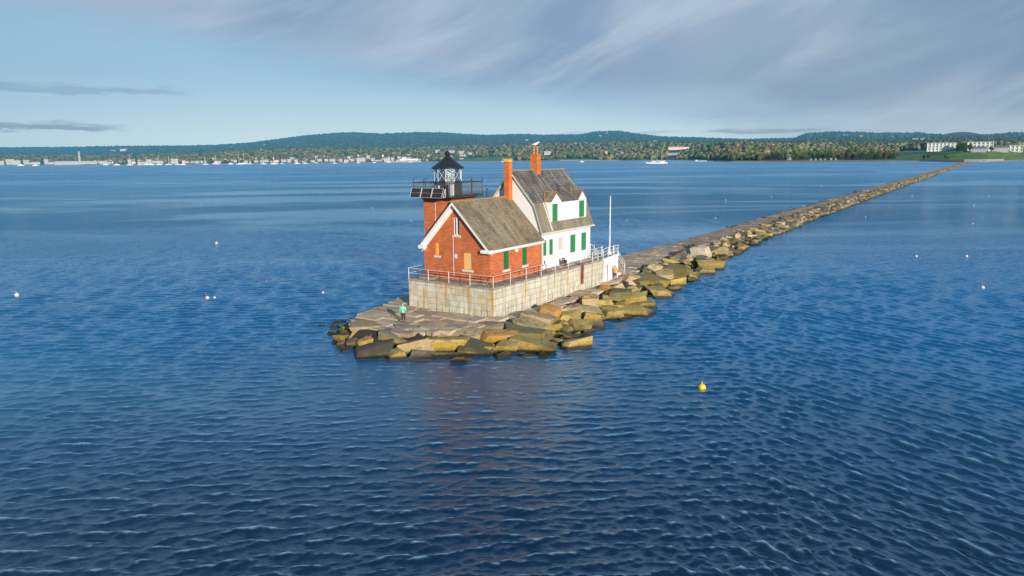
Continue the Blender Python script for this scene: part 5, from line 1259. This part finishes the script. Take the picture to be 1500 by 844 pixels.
buoy(-85.2, 28.6, 'buoyw', 1.5, 'white buoy standing alone left of the tower, middle distance')
buoy(-28.7, 5.2, 'buoyw', .8, 'small pale buoy just left of the rock tip', None, True)
buoy(36.1, 48.2, 'buoyw', 1.3, 'white buoy with red stick near the right edge', None, True)
buoy(33.5, 77.4, 'buoyw', 1.3, 'pale buoy farther out near the right edge', None, True); buoy(27.1, 73.7, 'buoyw', 1.1, 'small white buoy just left of the pale pair on the right')
for x, y in ((-41, 6.5), (-86.2, 84.2), (-38.3, 109.8), (-196.5, 96.4), (9.3, 99.2), (9.8, 146.4), (34.2, 258.1), (31.2, 204.5), (32.7, 138), (-33.8, 227.2), (-35.1, 325.2), (-42.4, 199.7), (-99.9, 425.9), (-21.4, 125.4), (-23.2, 87), (10.5, 252.4), (-127.7, 112), (-122.1, 450.4)):
    buoy(x, y, random.choice(['buoyw', 'buoyw', 'buoyw', 'buoyw', 'buoyr']), .55 + .0016 * y, 'tiny lobster buoy scattered far out on the bay', 'small buoys far out on the bay', True)

# ------------------------------------------------------------------ light and sky
SUN_AZ = math.degrees(math.atan2(.83, -.56)); SUN_EL = 14
sd = Vector((.83 * math.cos(R(SUN_EL)), -.56 * math.cos(R(SUN_EL)), math.sin(R(SUN_EL)))).normalized()
L = bpy.data.lights.new('sun', 'SUN'); L.energy = 5.3; L.angle = R(.5); L.color = (1, .90, .77)
lo = bpy.data.objects.new('sun', L); COL.objects.link(lo); lo.rotation_euler = sd.to_track_quat('Z', 'Y').to_euler(); lo.location = (60, -60, 60)
W = bpy.data.worlds.new('World'); SC.world = W; W.use_nodes = True; nt = W.node_tree; nt.nodes.clear()
class WT(NT):
    def __init__(s, tree): s.t = tree
w = WT(nt); out = w.n('ShaderNodeOutputWorld')
sky = w.n('ShaderNodeTexSky'); sky.sky_type = 'NISHITA'; sky.sun_disc = False; sky.sun_elevation = R(SUN_EL); sky.sun_rotation = R(SUN_AZ); sky.air_density = 1.0; sky.dust_density = .6; sky.ozone_density = 2.0
bg1 = w.n('ShaderNodeBackground'); w.link(sky.outputs[0], bg1.inputs[0]); bg1.inputs[1].default_value = .12
g = w.coord('Generated'); x, y, z = w.xyz(g)
azr = w.math('ARCTAN2', x, y); az = w.math('MULTIPLY', azr, 57.2958); el = w.math('MULTIPLY', w.math('ARCSINE', z), 57.2958)
# air: pale cyan at the horizon to blue aloft
grad = w.mix(w.rng(el, 0, 7), (.56, .74, .80), (.33, .55, .74)); grad = w.mix(w.rng(el, 10, 18), grad, (.27, .57, .98)); grad = w.mix(w.rng(el, 20, 48), grad, (.03, .15, .40))
grad = w.mix(w.rng(az, -52, -78, 0, .4), grad, (.25, .42, .56))
cmb = w.n('ShaderNodeCombineXYZ'); w.link(w.math('MULTIPLY', az, .05), cmb.inputs[0]); w.link(w.math('MULTIPLY', el, .24), cmb.inputs[1])
ae = cmb.outputs[0]
warp = w.math('MULTIPLY', w.math('SUBTRACT', w.noise(ae, 1.2, 5, .6), .5), 4.2)
# bank: everything above a sloping edge
edge = w.math('ADD', w.math('MULTIPLY', w.math('ADD', az, 18), -.135), 1.9); edge = w.math('MAXIMUM', edge, .2)
bank = w.rng(w.math('SUBTRACT', w.math('ADD', el, warp), edge), -.8, 3.6)
cm2 = w.n('ShaderNodeCombineXYZ'); w.link(w.math('MULTIPLY', az, .05), cm2.inputs[0]); w.link(w.math('MULTIPLY', el, .05), cm2.inputs[1]); iso = cm2.outputs[0]
rot = w.mapv(iso, rot=(0, 0, R(-24)))
streak = w.noise(w.mapv(rot, (.6, 2.0, 1)), 1.0, 4, .5, dist=.8)
streak2 = w.noise(w.mapv(rot, (.6, 2.8, 1), (0, 0, 0), (3, 1, 0)), 1.3, 5, .55, dist=.9)
ccol = w.mix(w.rng(streak, .34, .66), (.22, .33, .50), (.37, .46, .60)); ccol = w.mix(w.rng(streak2, .48, .74, 0, .6), ccol, (.56, .64, .74))
ccol = w.mix(w.rng(az, -28, 2, 0, 1), ccol, w.mix(w.rng(streak2, .3, .7), (.18, .295, .44), (.37, .45, .56)))
ccol = w.mix(w.rng(w.math('SUBTRACT', el, edge), 2.5, -.5, 0, .6), ccol, (.17, .30, .52))
bank = w.math('MULTIPLY', bank, w.rng(el, 12, 20, 1, .15)); col = w.mix(w.math('MULTIPLY', bank, .9), grad, ccol)
col = w.mix(w.math('MULTIPLY', w.rng(az, -25, -8), w.rng(el, 1.0, 3.5, .55, 0)), col, (.36, .47, .58))
# low dark cloud bars on the left and a few on the right
def bar(a0, a1, e0, th, seed, c, amt):
    n_ = w.noise(w.mapv(ae, (1, 1, 1), loc=(seed, 0, 0)), 7, 5, .6)
    m1 = w.math('MULTIPLY', w.rng(az, a0, a0 + 2), w.rng(az, a1, a1 - 3))
    dd = w.math('ADD', w.math('SUBTRACT', el, e0), w.math('MULTIPLY', w.math('SUBTRACT', n_, .5), -th * 2.2))
    m2 = w.math('MULTIPLY', w.rng(dd, -.25 * th, .12 * th), w.rng(dd, th, th * .35)); return w.math('MULTIPLY', w.math('MULTIPLY', m1, m2), amt)
col = w.mix(bar(-90, -61.5, 2.05, .6, 1, 0, .75), col, (.19, .30, .43)); col = w.mix(bar(-90, -57, 4.5, .7, 5, 0, .45), col, (.20, .31, .47)); col = w.mix(bar(-20, -9.5, 1.62, .35, 3, 0, .6), col, (.20, .31, .46)); col = w.mix(bar(-31, -20, 1.7, .22, 9, 0, .4), col, (.27, .40, .52))
bg2 = w.n('ShaderNodeBackground'); w.link(col, bg2.inputs[0]); bg2.inputs[1].default_value = 1.0
# the built sky fills the low and middle air; the Nishita sky carries the light from above and from the sunny side
mx = w.n('ShaderNodeMixShader'); w.link(w.rng(el, 40, 85, .97, .5), mx.inputs[0]); w.link(bg1.outputs[0], mx.inputs[1]); w.link(bg2.outputs[0], mx.inputs[2]); w.link(mx.outputs[0], out.inputs[0])

# ------------------------------------------------------------------ camera
cd = bpy.data.cameras.new('camera'); co_ = bpy.data.objects.new('camera', cd); COL.objects.link(co_)
cd.sensor_width = 36; cd.lens = 1037.45 * 36 / 1500; cd.clip_start = .5; cd.clip_end = 40000
Fv = Vector((-.55336672, .81276071, -.18222321)); Rv = Vector((.82754135, .56132635, -.0093832)); Uv = Vector((-.09466039, .15598959, .98321242))
m = Matrix(((Rv.x, Uv.x, -Fv.x), (Rv.y, Uv.y, -Fv.y), (Rv.z, Uv.z, -Fv.z))).to_4x4(); m.translation = CAM; co_.matrix_world = m
SC.camera = co_
SC.view_settings.view_transform = 'Standard'; SC.view_settings.look = 'None'; SC.view_settings.exposure = 0; SC.view_settings.gamma = 1
SC.cycles.use_denoising = True; SC.cycles.max_bounces = 6; SC.cycles.caustics_reflective = False; SC.cycles.caustics_refractive = False
